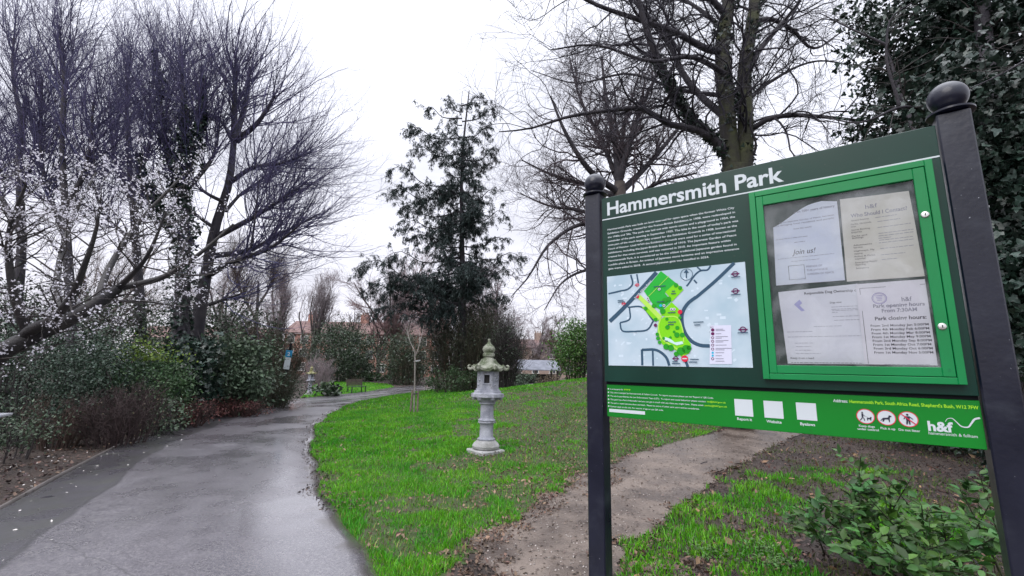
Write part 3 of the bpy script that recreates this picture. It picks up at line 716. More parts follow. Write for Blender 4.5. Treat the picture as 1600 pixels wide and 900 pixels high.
for x, y, w_ in [(995, 158, 58), (995, 287, 62), (1048, 569, 64), (720, 490, 70), (712, 511, 42), (145, 330, 50), (150, 341, 60), (690, 765, 60), (680, 785, 60), (548, 783, 40), (555, 796, 60), (432, 226, 92), (440, 340, 60), (535, 262, 24), (535, 280, 36), (525, 490, 58), (515, 508, 44), (522, 420, 58), (483, 630, 20)]:
    c = q_(x, y); d.poly([(c[0] - w_ / 2 * K_, c[1] - 3.4 * K_), (c[0] + w_ / 2 * K_, c[1] - 3.4 * K_), (c[0] + w_ / 2 * K_, c[1] + 3.4 * K_), (c[0] - w_ / 2 * K_, c[1] + 3.4 * K_)], 0, 9)
d.text('South Africa Road', q_(252, 318), q_(372, 190), 13 * K_, 8, 9, bold=.02)
d.poly(Q_([(808, 515), (960, 512), (966, 800), (800, 800)]), 12, 2)
d.text('KEY', q_(808, 533), q_(832, 532), 9 * K_, 7, 3)
for y, m_ in [(548, 7), (576, 7), (716, 9), (738, 9)]: d.circle(q_(824, y), (12 if m_ == 7 else 8) * K_, m_, 3, 12)
for y in (605, 632, 660, 689, 761): d.ring(q_(824, y), 8 * K_, 4 * K_, 7, 3, 12)
for y, w_ in [(543, 50), (553, 62), (576, 38), (598, 80), (609, 40), (627, 84), (637, 50), (660, 72), (684, 104), (695, 58), (716, 56), (738, 40), (760, 52), (778, 58)]:
    c = q_(845, y); d.poly([(c[0], c[1] - 2.4 * K_), (c[0] + w_ * K_, c[1] - 2.4 * K_), (c[0] + w_ * K_, c[1] + 2.4 * K_), (c[0], c[1] + 2.4 * K_)], 13, 3)
d.build('map_pattern', [mroad, mg1, mg2, mg3, mg4, mlk, m_red, mpl, m_white, mcy, mpa, mkey, mkey, m_inkf], mp_)

# lower panel printing
d = Decal(-.012)
P_ = lambda x, y: uv(x, y, -.012)
bl_ = [("In an emergency dial", 967.5 + 6, "999", 985.5), ("This site is managed by Hammersmith & Fulham Council.  To report any issues please use the 'Report it' QR Code.", 1115, None, 0),
       ("The site is patrolled by the Law Enforcement Team (LET).  To report anti-social behaviour please contact:", 1103, "let@lbhf.gov.uk", 1134),
       ("This park has a Park Ambassador and you can get in touch with any ideas you might have.  Please email:", 1099, "parks@lbhf.gov.uk", 1135.5),
       ("The park is open between dawn and dusk.  Please be aware of other park users and be considerate.", 1092, None, 0),
       ("Byelaws apply to this site. For reasons of age or use QR code.", 1036, None, 0)]
za = P_(951, 607.5)[1]; zb = P_(951, 634.5)[1]
for i, (t_, xe, t2, xe2) in enumerate(bl_):
    z_ = za + (zb - za) * i / 5; d.circle((P_(950.8, 610)[0], z_), .0034, 0, 1, 10)
    us, ue = P_(953.5, 610)[0], P_(xe, 624)[0]; d.text(t_, (us, z_ - .003), (ue, z_ - .003), .0058, 0, bold=.012)
    if t2: d.text(t2, (ue + .004, z_ - .003), (P_(xe2, 624)[0], z_ - .003), .0058, 1, bold=.012)
LM = [m_white, m_lime, m_red, m_ink]
def prect(x0, y0, x1, y1, mi, lay=1):
    a, b = P_(x0, y0), P_(x1, y1); d.poly([(a[0], b[1]), (b[0], b[1]), (b[0], a[1]), (a[0], a[1])], mi, lay)
prect(952, 638.5, 1008, 648, 0)
d.build('small_print', LM, low)
for (x, y, w_) in ((1162, 637, 14.2), (1208.5, 640, 15), (1260, 643, 15.8)):
    d = Decal(-.012); c = P_(x, y); h_ = P_(x + w_, y)[0] - c[0]; d.poly([(c[0] - h_, c[1] - h_), (c[0] + h_, c[1] - h_), (c[0] + h_, c[1] + h_), (c[0] - h_, c[1] + h_)], 0); d.build('white_square', LM, low)
d = Decal(-.012)
for t_, x, y in (('Report it', 1163.5, 657), ('Website', 1209.5, 661), ('Byelaws', 1262, 665)): d.center(t_, P_(x, y), .0095, 0, bold=.02)
z_ = P_(1302, 628)[1]
d.text('Address:', (P_(1302, 628)[0], z_), (P_(1324.5, 628)[0], z_), .010, 0, bold=.02)
d.text("Hammersmith Park, South Africa Road, Shepherd's Bush, W12 7FW", (P_(1327.5, 629)[0], z_), (P_(1529, 638)[0], z_), .0098, 1, bold=.02)
d.build('lettering', LM, low)
for k, (x, y) in enumerate(((1352.3, 650.5), (1384.8, 652.7), (1419, 655))):
    d = Decal(-.012); c = np.array(P_(x, y)); r = .0235; d.circle(c, r, 0, 1, 28); d.ring(c, r - .0008, .0022, 2, 2, 28)
    if k == 0:
        d.circle(c + (-.0075, .012), .0022, 3, 3, 10); d.line([c + (-.0075, .009), c + (-.008, -.002)], .0045, 3, 3)
        d.line([c + (-.008, -.002), c + (-.004, -.008), c + (-.0035, -.014)], .0022, 3, 3.4); d.line([c + (-.008, -.002), c + (-.0105, -.008), c + (-.015, -.013)], .0022, 3, 3.6)
        d.line([c + (-.0075, .007), c + (-.002, .001)], .0016, 3, 3.5); d.line([c + (-.002, .001), c + (.006, -.003)], .0006, 3, 3.5)
        d.poly([c + p for p in ((.003, -.004), (.011, -.004), (.0125, -.0005), (.0155, -.0015), (.0145, -.0045), (.013, -.013), (.0118, -.013), (.011, -.008), (.006, -.008), (.005, -.013), (.0035, -.013))], 3, 3)
    elif k == 1:
        d.poly([c + p for p in ((-.009, -.001), (.004, .001), (.007, .0085), (.010, .0075), (.0135, .006), (.012, .003), (.009, .0025), (.008, -.003), (.008, -.0125), (.0055, -.0125), (.0045, -.005), (-.004, -.005), (-.0075, -.0125), (-.0105, -.0125), (-.0095, -.006), (-.0155, -.010), (-.014, -.0115))], 3, 3)
    else:
        d.circle(c + (-.001, .0135), .003, 3, 3, 10); d.poly([c + p for p in ((-.006, .009), (.004, .009), (.012, .001), (.0108, -.0005), (.004, .0055), (.004, -.003), (.004, -.016), (.001, -.016), (0, -.004), (-.003, -.016), (-.006, -.016), (-.005, -.003), (-.0055, .005), (-.010, -.001), (-.0115, .0))], 3, 3)
        d.line([c + (-.016, .0155), c + (.017, -.015)], .0026, 2, 4)
    d.build('warning_symbol', LM, low)
d = Decal(-.012)
d.center('Keep dogs', P_(1354.5, 667.5), .0068, 0, bold=.015); d.center('under control', P_(1356.5, 672.5), .0068, 0, bold=.015)
d.center('Pick it up', P_(1387.5, 671.3), .0068, 0, bold=.015); d.center('Do not litter', P_(1421, 674), .0068, 0, bold=.015)
d.build('symbol_caption', LM, low); d = Decal(-.012)
zb_ = P_(1452, 672.5)[1]
d.text('h&f', (P_(1450.5, 672)[0], zb_), (P_(1490, 672)[0], zb_), .0275, 0, bold=.035)
sw = spline(np.array([(*P_(x, y), 0) for x, y in ((1477, 659), (1480, 654.5), (1487, 653.5), (1494, 659), (1503, 666.5), (1512, 667.5), (1518, 661), (1523, 655), (1531, 653))]), 40)[:, :2]
n_ = len(sw); t_ = unit(np.gradient(sw, axis=0)); nn = np.stack([-t_[:, 1], t_[:, 0]], 1) * (np.linspace(.6, 2.9, n_) ** 1.0)[:, None] * .0009
d.raw(np.concatenate([sw + nn, sw - nn]), [(i, i + 1, n_ + i + 1, n_ + i) for i in range(n_ - 1)], 0, 2)
zc_ = P_(1452, 678.5)[1]
d.text('hammersmith & fulham', (P_(1451, 678)[0], zc_), (P_(1527.5, 682)[0], zc_), .0085, 0, bold=.004)
d.build('council_logo', LM, low)

# display case
CX0, CX1, CZ0, CZ1 = uu(.3355), uu(.616), zz(-.0155), zz(.3655); PC = .026
def frame(mb, x0, x1, z0, z1, wl, wr, wt, wb, y0, y1, bev=.0015):
    mb.box(x0, x0 + wl, y0, y1, z0, z1, bev=bev); mb.box(x1 - wr, x1, y0, y1, z0, z1, bev=bev)
    mb.box(x0 + wl, x1 - wr, y0 + .0003, y1, z1 - wt, z1, bev=bev); mb.box(x0 + wl, x1 - wr, y0 + .0003, y1, z0, z0 + wb, bev=bev)
mb = MB(); fw = .0205
frame(mb, CX0, CX1, CZ0, CZ1, fw, fw * .95, fw, fw, -PC, -.0005); cf = mb.build('case_frame', m_frame, sign)
g = .0016; dx0, dx1, dz0, dz1 = CX0 + fw + g, CX1 - fw * .95 - g, CZ0 + fw + g, CZ1 - fw - g
wx0, wx1, wz0, wz1 = uv(1203, 450, PC)[0], uv(1448.5, 420, PC)[0], uv(1350, 572.5, PC)[1], uv(1300, 301.5, PC)[1]
mb = MB(); frame(mb, dx0, dx1, dz0, dz1, wx0 - dx0, dx1 - wx1, dz1 - wz1, wz0 - dz0, -PC + .0012, -.004); dr = mb.build('case_door', m_frame, sign)
gm = bpy.data.materials.new('case_glass'); gm.use_nodes = True; t = gm.node_tree; t.nodes.clear()
o_ = t.nodes.new('ShaderNodeOutputMaterial'); tp = t.nodes.new('ShaderNodeBsdfTransparent'); gl = t.nodes.new('ShaderNodeBsdfGlossy'); fr = t.nodes.new('ShaderNodeFresnel'); mxx = t.nodes.new('ShaderNodeMixShader')
fr.inputs[0].default_value = 1.5; gl.inputs['Roughness'].default_value = .04; tp.inputs[0].default_value = (.97, .98, .985, 1)
t.links.new(fr.outputs[0], mxx.inputs[0]); t.links.new(tp.outputs[0], mxx.inputs[1]); t.links.new(gl.outputs[0], mxx.inputs[2]); df = t.nodes.new('ShaderNodeBsdfDiffuse'); df.inputs[0].default_value = (.85, .88, .92, 1); mz_ = t.nodes.new('ShaderNodeMixShader'); tcg = t.nodes.new('ShaderNodeTexCoord'); ng = t.nodes.new('ShaderNodeTexNoise'); ng.inputs['Scale'].default_value = 9; ng.inputs['Detail'].default_value = 7; ng.inputs['Distortion'].default_value = .6
rgl = t.nodes.new('ShaderNodeMapRange'); rgl.inputs[1].default_value = .42; rgl.inputs[2].default_value = .75; rgl.inputs[3].default_value = .0; rgl.inputs[4].default_value = .22
t.links.new(tcg.outputs['Object'], ng.inputs[0]); t.links.new(ng.outputs[0], rgl.inputs[0]); t.links.new(rgl.outputs[0], mz_.inputs[0]); t.links.new(mxx.outputs[0], mz_.inputs[1]); t.links.new(df.outputs[0], mz_.inputs[2]); t.links.new(mz_.outputs[0], o_.inputs[0])
mk('glass', [(wx0 - .002, -.0165, wz0 - .002), (wx1 + .002, -.0165, wz0 - .002), (wx1 + .002, -.0165, wz1 + .002), (wx0 - .002, -.0165, wz1 + .002)], [[[0, 1, 2, 3]]], gm, dr)
for px, py in ((1445.5, 335), (1472.5, 510)):
    c = uv(px, py, PC); mb = MB()
    prof = [(.0105, 0), (.0105, .002), (.0085, .004), (.004, .0045)]
    th = np.arange(20) * 2 * math.pi / 20
    V = np.concatenate([np.stack([c[0] + r * np.cos(th), np.full(20, -PC + .001 - h), c[1] + r * np.sin(th)], 1) for r, h in prof])
    i = np.arange(3)[:, None] * 20; j = np.arange(20)[None]; mb.add(V, [np.stack([i + j, i + (j + 1) % 20, i + 20 + (j + 1) % 20, i + 20 + j], -1).reshape(-1, 4), 60 + np.arange(20)])
    mb.box(c[0] - .0012, c[0] + .0012, -PC - .0045, -PC - .003, c[1] - .004, c[1] + .004, mi=1)
    mb.build('lock', [m_chrome, m_black], dr, smooth=False)

# sheets pinned in the case: own objects
papA = mat('paper_blue', (.74, .80, .95), .6, (.82, .88, .98), 9); papB = mat('paper_cream', (.72, .71, .64), .6, (.78, .77, .72), 7)
papC = mat('paper_white', (.82, .84, .93), .6, (.86, .88, .95), 8); papD = mat('paper_white_new', (.85, .84, .92), .6, (.88, .87, .94), 8)
def sheet_paper(label, px, mats, draw, p, seed, mid=()):
    """px: outline corners in the photo, any order round"""
    rg_ = np.random.default_rng(seed); ph = rg_.uniform(0, 6, 4)
    wf = lambda a, b: .0013 * np.sin(a * 38 + ph[0] + b * 9) + .0010 * np.sin(b * 30 + ph[1]) 
    pts = np.array([uv(x, y, p) for x, y in px]); c0 = pts.mean(0)
    d = Decal(p, warp=wf)
    x0, z0 = pts.min(0); x1, z1 = pts.max(0); nx, nz = 10, 14
    gx_, gz_ = np.meshgrid(np.linspace(0, 1, nx), np.linspace(0, 1, nz), indexing='ij')
    A, B, Cc, D_ = pts[0], pts[1], pts[2], pts[3]     # TL TR BR BL
    g_ = (A * (1 - gx_[..., None]) + B * gx_[..., None]) * gz_[..., None] + (D_ * (1 - gx_[..., None]) + Cc * gx_[..., None]) * (1 - gz_[..., None])
    i, j = np.meshgrid(np.arange(nx - 1), np.arange(nz - 1), indexing='ij'); a = (i * nz + j).ravel()
    fs = np.stack([a, a + nz, a + nz + 1, a + 1], 1)
    if mid:       # torn or folded corner: keep cells under the cut
        (cx0, cy0), (cx1, cy1) = [uv(*q, p) for q in mid]
        gg = g_.reshape(-1, 2)
        lim = cy0 + (cy1 - cy0) * sstep(cx0, cx1, gg[:, 0]) ** .8 * 1.0; inx = gg[:, 0] < cx1
        gg[inx, 1] = np.minimum(gg[inx, 1], np.maximum(lim[inx], cy0)); g_ = gg.reshape(g_.shape)
    d.raw(g_.reshape(-1, 2), [tuple(f) for f in fs], 0, 0)
    draw(d, lambda x, y: uv(x, y, p))
    loc = np.array([c0[0], -p, c0[1]])
    o = d.build('notice_sheet', mats, None, loc)
    o.location = (TL[0] + loc[0] * U2[0] + loc[1] * N2[0], TL[1] + loc[0] * U2[1] + loc[1] * N2[1], loc[2]); o.rotation_euler = (0, 0, RZ)
    return tag(o, label, 'notice', 'paper notices in the display case')
def bars(d, P_, rows, mi, h=.0016, lay=1):
    for x0, x1, y, s_ in rows:      # slightly broken grey lines of small print
        a = P_(x0, y); b = P_(x1, y + s_); x = a[0]; r_ = np.random.default_rng(int(abs(x0 * 7 + y * 13)))
        while x < b[0]:
            l_ = r_.uniform(.005, .015); e = min(x + l_, b[0]); d.poly([(x, a[1] - h / 2), (e, a[1] - h / 2), (e, a[1] + h / 2), (x, a[1] + h / 2)], mi, lay); x = e + .0018
z3 = lambda X, Y: (1170 + X / 4.5, 240 + Y / 4.5)
z4 = lambda X, Y: (1180 + X / 4.706, 430 + Y / 4.706)
def lvl(P_, a, xr):      # horizontal baseline from pixel a to picture column xr
    u_, z_ = P_(*a); 
    return (u_, z_), (P_(xr, a[1] - .12 * (xr - a[0]))[0], z_)
def drawA(d, P_):
    a, b = lvl(P_, z3(318, 420), z3(605, 0)[0]); d.text('y on 100+ years of history', a, b, .0082, 1, bold=.012)
    for k, (x0, x1, y) in enumerate(((215, 600, 493), (180, 600, 518), (315, 440, 535))): 
        a, b = lvl(P_, z3(x0, y), z3(x1, 0)[0]); d.text(('ng the Japanese Garden of Peace, has been', 'and bringing local residents and people', 'from the world')[k], a, b, .0055, 1, bold=.004)
    for x0, x1, y in ((190, 415, 608), (320, 395, 625)): bars(d, P_, [(z3(x0, y)[0], z3(x1, y)[0], z3(x0, y)[1], -2)], 1)
    a, b = lvl(P_, z3(308, 712), z3(462, 0)[0]); d.text('Join us!', a, b, .019, 2, bold=.0, slant=.25)
    bars(d, P_, [(z3(205, 744)[0], z3(600, 700)[0], z3(205, 744)[1], -8), (z3(300, 758)[0], z3(500, 740)[0], z3(300, 760)[1], -4)], 1, .0012)
    cs = [P_(*z3(*q)) for q in ((278, 792), (388, 782), (398, 880), (286, 888))]; d.line(cs, .0014, 2, 1, closed=True)
    for k, (x0, x1, y) in enumerate(((405, 515, 802), (408, 555, 828), (412, 598, 855))): 
        a, b = lvl(P_, z3(x0, y), z3(x1, 0)[0]); d.text(('FRIENDS OF', 'THE JAPANESE', 'GARDEN OF PEACE')[k], a, b, .0068, 1)
def drawB(d, P_):
    a, b = lvl(P_, z3(820, 388), z3(905, 0)[0]); d.text('h&f', a, b, .015, 1)
    a, b = lvl(P_, z3(718, 452), z3(1115, 0)[0]); d.text('Who Should I Contact?', a, b, .0135, 1, bold=.012)
    rows = [('General Enquiries', 720, 845, 478), ('Parks, Grounds', 718, 862, 505), ('Grass', 718, 755, 522), ('Sports Booking', 722, 852, 545), ('Enquiries', 722, 795, 562), ('Parks and', 725, 832, 588), ('Buildings', 727, 806, 602), ('Allotments', 735, 866, 652), ('Service', 737, 800, 668), ('Highways, Fly', 740, 885, 692), ('tipping', 742, 800, 710), ('Police & Parks', 745, 888, 730), ('Inspector', 747, 825, 746), ('Emergency Repair', 750, 905, 772), ('Planning', 752, 822, 788), ('Emergency', 755, 845, 812)]
    for t_, x0, x1, y in rows:
        a, b = lvl(P_, z3(x0, y), z3(x1, 0)[0]); d.text(t_, a, b, .0050, 2, bold=.008)
    bars(d, P_, [(z3(x0, 0)[0], z3(x1, 0)[0], z3(0, y)[1], -4) for x0, x1, y in ((890, 1040, 450), (905, 1065, 478), (905, 1140, 520), (912, 1160, 562), (912, 1160, 580), (912, 1000, 596), (915, 1155, 610), (915, 1160, 628), (925, 1160, 668), (930, 1100, 712), (935, 1050, 745))], 1, .0016)
def drawC(d, P_):
    a, b = lvl(P_, z4(362, 143), z4(740, 0)[0]); d.text('Responsible Dog Ownership c', a, b, .0085, 2, bold=.01)
    d.poly([P_(*z4(*q)) for q in ((285, 215), (325, 180), (345, 205), (325, 222), (365, 260), (340, 265))], 3, 1)
    a, b = lvl(P_, z4(550, 208), z4(635, 0)[0]); d.text('Dogs must', a, b, .0055, 2)
    bars(d, P_, [(z4(x0, 0)[0], z4(x1, 0)[0], z4(0, y)[1], -2) for x0, x1, y in ((560, 755, 235), (560, 755, 252), (565, 755, 262), (565, 605, 275), (570, 765, 305), (580, 765, 332), (235, 420, 418), (240, 775, 455), (430, 640, 378), (290, 430, 500), (300, 410, 525), (295, 420, 552), (300, 480, 575))], 1, .0013)
    a, b = lvl(P_, z4(262, 615), z4(430, 0)[0]); d.text('Keep it on a lead', a, b, .0065, 2); bars(d, P_, [(z4(265, 0)[0], z4(795, 0)[0], z4(0, 642)[1], -1)], 2, .0014)
def drawD(d, P_):
    for s_ in (((768, 98), (832, 650)), ((768, 98), (1248, 65))): d.line([P_(*z4(*q)) for q in s_], .0011, 2, 1)
    c = P_(*z4(912, 170)); d.ring(c, .0185, .0018, 3, 1, 28); d.ring(c, .0155, .0008, 3, 1.2, 28)
    for k in range(4): d.poly([(c[0] - .009 + .001 * k, c[1] + .008 - k * .005), (c[0] + .009 - .001 * k, c[1] + .008 - k * .005), (c[0] + .009 - .001 * k, c[1] + .0095 - k * .005), (c[0] - .009 + .001 * k, c[1] + .0095 - k * .005)], 3, 1)
    a, b = lvl(P_, z4(1078, 192), z4(1152, 0)[0]); d.text('h&f', a, b, .014, 1)
    for t_, x0, x1, y, cp, m_ in (('Park opening hours', 868, 1250, 240, .0115, 1), ('From 7:30AM', 932, 1192, 274, .0115, 1), ('Park closing hours:', 882, 1262, 332, .0115, 2)):
        u_a = P_(*z4(x0, y)); u_b = P_(*z4(x1, y)); d.text(t_, u_a, (u_b[0], u_a[1]), cp, m_, bold=.02)
    for k, (t_, x0, x1, y) in enumerate((('From 2nd Monday Jan 5:00PM', 850, 1278, 380), ('From 4th Monday Feb 6:00PM', 854, 1282, 408), ('From 4th Monday Mar 8:00PM', 858, 1286, 436), ('From 1st Monday May 9:00PM', 862, 1292, 463), ('From 2nd Monday Sep 8:00PM', 865, 1300, 491), ('From 1st Monday Oct 7:00PM', 869, 1296, 519), ('From 3rd Monday Oct 6:00PM', 873, 1306, 547), ('From 1st Monday Nov 5:00PM', 876, 1310, 576))):
        u_a = P_(*z4(x0, y)); u_b = P_(*z4(x1, y)); d.text(t_, u_a, (u_b[0], u_a[1]), .0072, 2, bold=.012)
    bars(d, P_, [(z4(950, 0)[0], z4(1285, 0)[0], z4(0, 655)[1], 1)], 1, .0012)
sheet_paper("bluish notice reading 'Join us!' with its top left corner curled away", [z3(162, 330), z3(620, 336), z3(676, 890), z3(192, 898 + 30)], [papA, m_inkf, m_ink], drawA, .006, 1, mid=(z3(165, 522), z3(470, 345)))
sheet_paper("aged cream notice headed 'Who Should I Contact?'", [z3(640, 322), z3(1125, 262), z3(1238, 862), z3(690, 900)], [papB, m_inkf, mat('ink_brown', (.2, .18, .18), .6)], drawB, .004, 2)
sheet_paper("faded white notice headed 'Responsible Dog Ownership'", [z4(170, 125), z4(752, 62), z4(818, 655), z4(240, 650)], [papC, m_inkf, m_ink, mat('print_violet', (.45, .45, .78), .6)], drawC, .004, 3)
sheet_paper("white notice of the park opening and closing hours, lower right in the case", [z4(740, 66), z4(1248, 28), z4(1342, 664), z4(805, 655)], [papD, m_inkf, m_ink, mat('print_stamp', (.35, .30, .60), .6)], drawD, .007, 4)
#PART3
# ------------------------------------------------------------------ stone lanterns
m_stone = mat('stone', (.20, .21, .25), .85, (.40, .41, .46), 7, bump=.5, bscale=60)
m_stone2 = mat('stone_base', (.22, .22, .21), .9, (.36, .36, .36), 6, bump=.6, bscale=40)
m_mossy = mat('stone_mossy', (.085, .105, .06), .9, (.27, .28, .23), 7, bump=.6, bscale=45, lo=.42, hi=.6)
m_moss2 = mat('stone_yellow_moss', (.16, .16, .05), .9, (.30, .29, .18), 7, bump=.6, bscale=45)
m_hole = mat('lantern_hole', (.03, .028, .028), .9)
def lantern(label, loc, h, rz, mroof, tilt=0):
    k = h / 1.92
    t = thing('stone_lantern', label, 'stone lantern', loc, rz, 'stone lanterns beside the path'); t.scale = (k, k, k)
    if tilt: t.rotation_euler = (0, tilt, rz)
    mb = MB(); c_, s_ = math.cos(.75), math.sin(.75); mb.box(-.26, .24, -.24, .24, -.12, .055, bev=.02, M=[[c_, -s_, 0], [s_, c_, 0], [0, 0, 1]]); mb.build('base_slab', m_stone2, t, smooth=True)
    mb = MB(); n = 72; th = np.arange(n) * 2 * math.pi / n; pet = .5 + .5 * np.abs(np.cos(th * 4.5))
    prof = [(.19, .05, .06), (.225, .075, .12), (.235, .11, .14), (.215, .15, .14), (.175, .185, .08), (.155, .20, .0)]
    V = np.concatenate([np.stack([r * (1 - a_ + a_ * pet) * np.cos(th), r * (1 - a_ + a_ * pet) * np.sin(th), np.full(n, z)], 1) for r, z, a_ in prof])
    i = np.arange(5)[:, None] * n; j = np.arange(n)[None]; mb.add(V, [np.stack([i + j, i + (j + 1) % n, i + n + (j + 1) % n, i + n + j], -1).reshape(-1, 4), 5 * n + np.arange(n)])
    mb.build('lotus_base', m_stone2, t, smooth=True)
    mb = MB(); mb.lathe([(.135, .195), (.15, .205), (.152, .225), (.128, .245), (.118, .26), (.116, .46), (.126, .475), (.147, .485), (.15, .50), (.134, .512), (.15, .522), (.148, .537), (.125, .55), (.114, .57), (.112, .78), (.128, .79), (.14, .80), (.14, .825), (.12, .835)], 32)
    mb.build('column', m_stone, t, smooth=True)
    mb = MB(); mb.lathe([(.13, .83), (.165, .845), (.165, .855), (.205, .885), (.25, .905), (.285, .912), (.285, .97), (.268, .978), (.24, .98), (.232, 1.02), (.208, 1.025), (.204, 1.057)], 6, rot=math.pi / 6)
    for q in range(6):       # carved swags below the platform
        a = q * math.pi / 3 + math.pi / 6
        mb.lathe([(.001, .86), (.03, .87), (.04, .895), (.03, .92), (.001, .925)], 8, (.225 * math.cos(a), .225 * math.sin(a), 0))
    mb.build('platform', m_stone, t)
    mb = MB(); R6 = .19; z0, z1 = 1.055, 1.36
    for q in range(6):       # fire box, a frame round each opening
        a = q * math.pi / 3; ap = R6 * math.cos(math.pi / 6); hw = R6 / 2 * 1.0
        c_, s_ = math.cos(a), math.sin(a); Mx = np.array([[c_, -s_, 0], [s_, c_, 0], [0, 0, 1]])
        if q % 2 == 0:
            ow, oz0, oz1 = .048, 1.15, 1.29
            mb.box(ap - .05, ap, -hw, -ow, z0, z1, M=Mx); mb.box(ap - .05, ap, ow, hw, z0, z1, M=Mx)
            mb.box(ap - .05, ap - .0005, -ow, ow, z0, oz0, M=Mx); mb.box(ap - .05, ap - .0005, -ow, ow, oz1, z1, M=Mx)
            for (x0, x1, y0, y1) in ((-ow - .02, -ow, oz0 - .02, oz1 + .02), (ow, ow + .02, oz0 - .02, oz1 + .02)): mb.box(ap, ap + .01, x0, x1, y0, y1, M=Mx)
            mb.box(ap, ap + .01, -ow, ow, oz0 - .02, oz0, M=Mx); mb.box(ap, ap + .01, -ow, ow, oz1, oz1 + .02, M=Mx)
            mb.box(ap - .10, ap - .052, -ow, ow, oz0, oz1, mi=1, M=Mx)
        else:
            mb.box(ap - .05, ap, -hw, hw, z0, z1, M=Mx)
            for (y_, z_, r_) in ((-.025, 1.28, .02), (.03, 1.20, .024), (-.02, 1.12, .02), (.0, 1.24, .016)):   # worn relief
                P = np.array([[ap, y_ - .03, z_ - .01], [ap + .006, y_, z_ + .01], [ap, y_ + .03, z_ - .006]]) @ Mx.T; mb.tube(P, [r_ * .5, r_ * .7, r_ * .4], 6)
    mb.build('fire_box', [m_stone, m_hole], t)
    # six-sided roof with rising scrolled corners
    n, kk = 72, 10; th = np.arange(n) * 2 * math.pi / n; cor = np.abs(np.cos(th * 3 - math.pi / 2)) ** 5
    # corners at multiples of 60 degrees
    hexr = math.cos(math.pi / 6) / np.cos(((th - math.pi / 6) % (math.pi / 3)) - math.pi / 6)
    top = []; 
    for q in range(kk):
        f = q / (kk - 1); r = .125 + (.275 * hexr * (1 + .10 * cor) - .125) * f; z = 1.565 - .165 * f ** .65 + .055 * cor * f ** 4
        top.append(np.stack([r * np.cos(th), r * np.sin(th), z], 1))
    r = .27 * hexr * (1 + .10 * cor); top.append(np.stack([r * np.cos(th), r * np.sin(th), 1.40 - .05 + .055 * cor], 1))
    top.append(np.stack([.19 * np.cos(th), .19 * np.sin(th), np.full(n, 1.35)], 1))
    mb = MB(); K2 = len(top); i = np.arange(K2 - 1)[:, None] * n; j = np.arange(n)[None]
    mb.add(np.concatenate(top), [np.stack([i + j, i + (j + 1) % n, i + n + (j + 1) % n, i + n + j], -1).reshape(-1, 4), np.arange(n)[::-1], (K2 - 1) * n + np.arange(n)])
    rf = mb.build('roof', mroof, t, smooth=True)
    for q in range(6):
        a = q * math.pi / 3 + math.pi / 6; ph = np.linspace(-1.9, 3.6, 22); rr = .056 * np.linspace(1, .30, 22)
        rad = .325 + rr * np.sin(ph) * .95 + .0; z = 1.43 + rr * -np.cos(ph)
        P = np.concatenate([[[.22, 0, 1.40]], np.stack([rad, 0 * rad, z], 1)]); P = P @ np.array([[math.cos(a), math.sin(a), 0], [-math.sin(a), math.cos(a), 0], [0, 0, 1]])
        mb = MB(); mb.tube(P, np.concatenate([[.035], np.linspace(.032, .012, 22)]), 8); mb.build('scroll', mroof, rf, smooth=True)
    mb = MB(); mb.lathe([(.115, 1.555), (.10, 1.57), (.085, 1.585), (.085, 1.60), (.105, 1.61), (.108, 1.65), (.092, 1.665), (.088, 1.675), (.098, 1.69), (.112, 1.72), (.11, 1.75), (.09, 1.785), (.06, 1.81), (.036, 1.835), (.024, 1.86), (.02, 1.885), (.026, 1.90), (.022, 1.915), (.004, 1.92)], 24)
    mb.build('finial', mroof, t, smooth=True)
    return t
def hpx(px, y_top, y_base):       # height of an upright thing from its picture rows
    g = G(px, y_base); r = ray(px, y_top); return g, EYE + r[2] * g[1] / r[1] - g[2]
g_, h_ = hpx(759, 529, 707); lantern('tall grey stone lantern with mossy roof standing on the near lawn', g_, h_, math.radians(-94), m_mossy, -.02)
g_, h_ = hpx(483, 571, 617); lantern('small distant stone lantern with yellow mossy roof beside the shrubs', g_, h_, math.radians(-40), m_moss2)

# ------------------------------------------------------------------ bench
m_slat = mat('bench_wood', (.05, .04, .028), .7, (.09, .07, .05), 8); m_iron = mat('bench_iron', (.006, .014, .014), .6)
gb = G(553.5, 613.5); bt = thing('park_bench', 'dark park bench with slatted back facing the path on the far lawn', 'bench', gb, math.radians(-26))
for i in range(5):
    mb = MB(); mb.box(-.78, .78, -.025 - .01 * i, .0 - .01 * i, .50 + i * .085, .565 + i * .085, bev=.006)
    if i == 0: back = MB()
    V = np.concatenate(mb.V)
    back.box(-.028 - .02 * i, -.006 - .02 * i, -.78, .78, .50 + i * .09, .58 + i * .09, bev=.005)
back.build('backrest', m_slat, bt)
mb = MB()
for i in range(5): mb.box(.02 + i * .09, .09 + i * .09, -.78, .78, .43, .46, bev=.005)
mb.build('seat', m_iron, bt)
for y_ in (-.66, .66):
    for x_ in (.03, .42):
        mb = MB(); mb.tube([(x_, y_, -.05), (x_, y_, .43)], .036, 6); mb.build('leg', m_iron, bt)
    mb = MB(); mb.tube([(0, y_, .42), (-.03, y_, .55), (-.12, y_, .93)], .022, 6); mb.build('back_post', m_iron, bt)

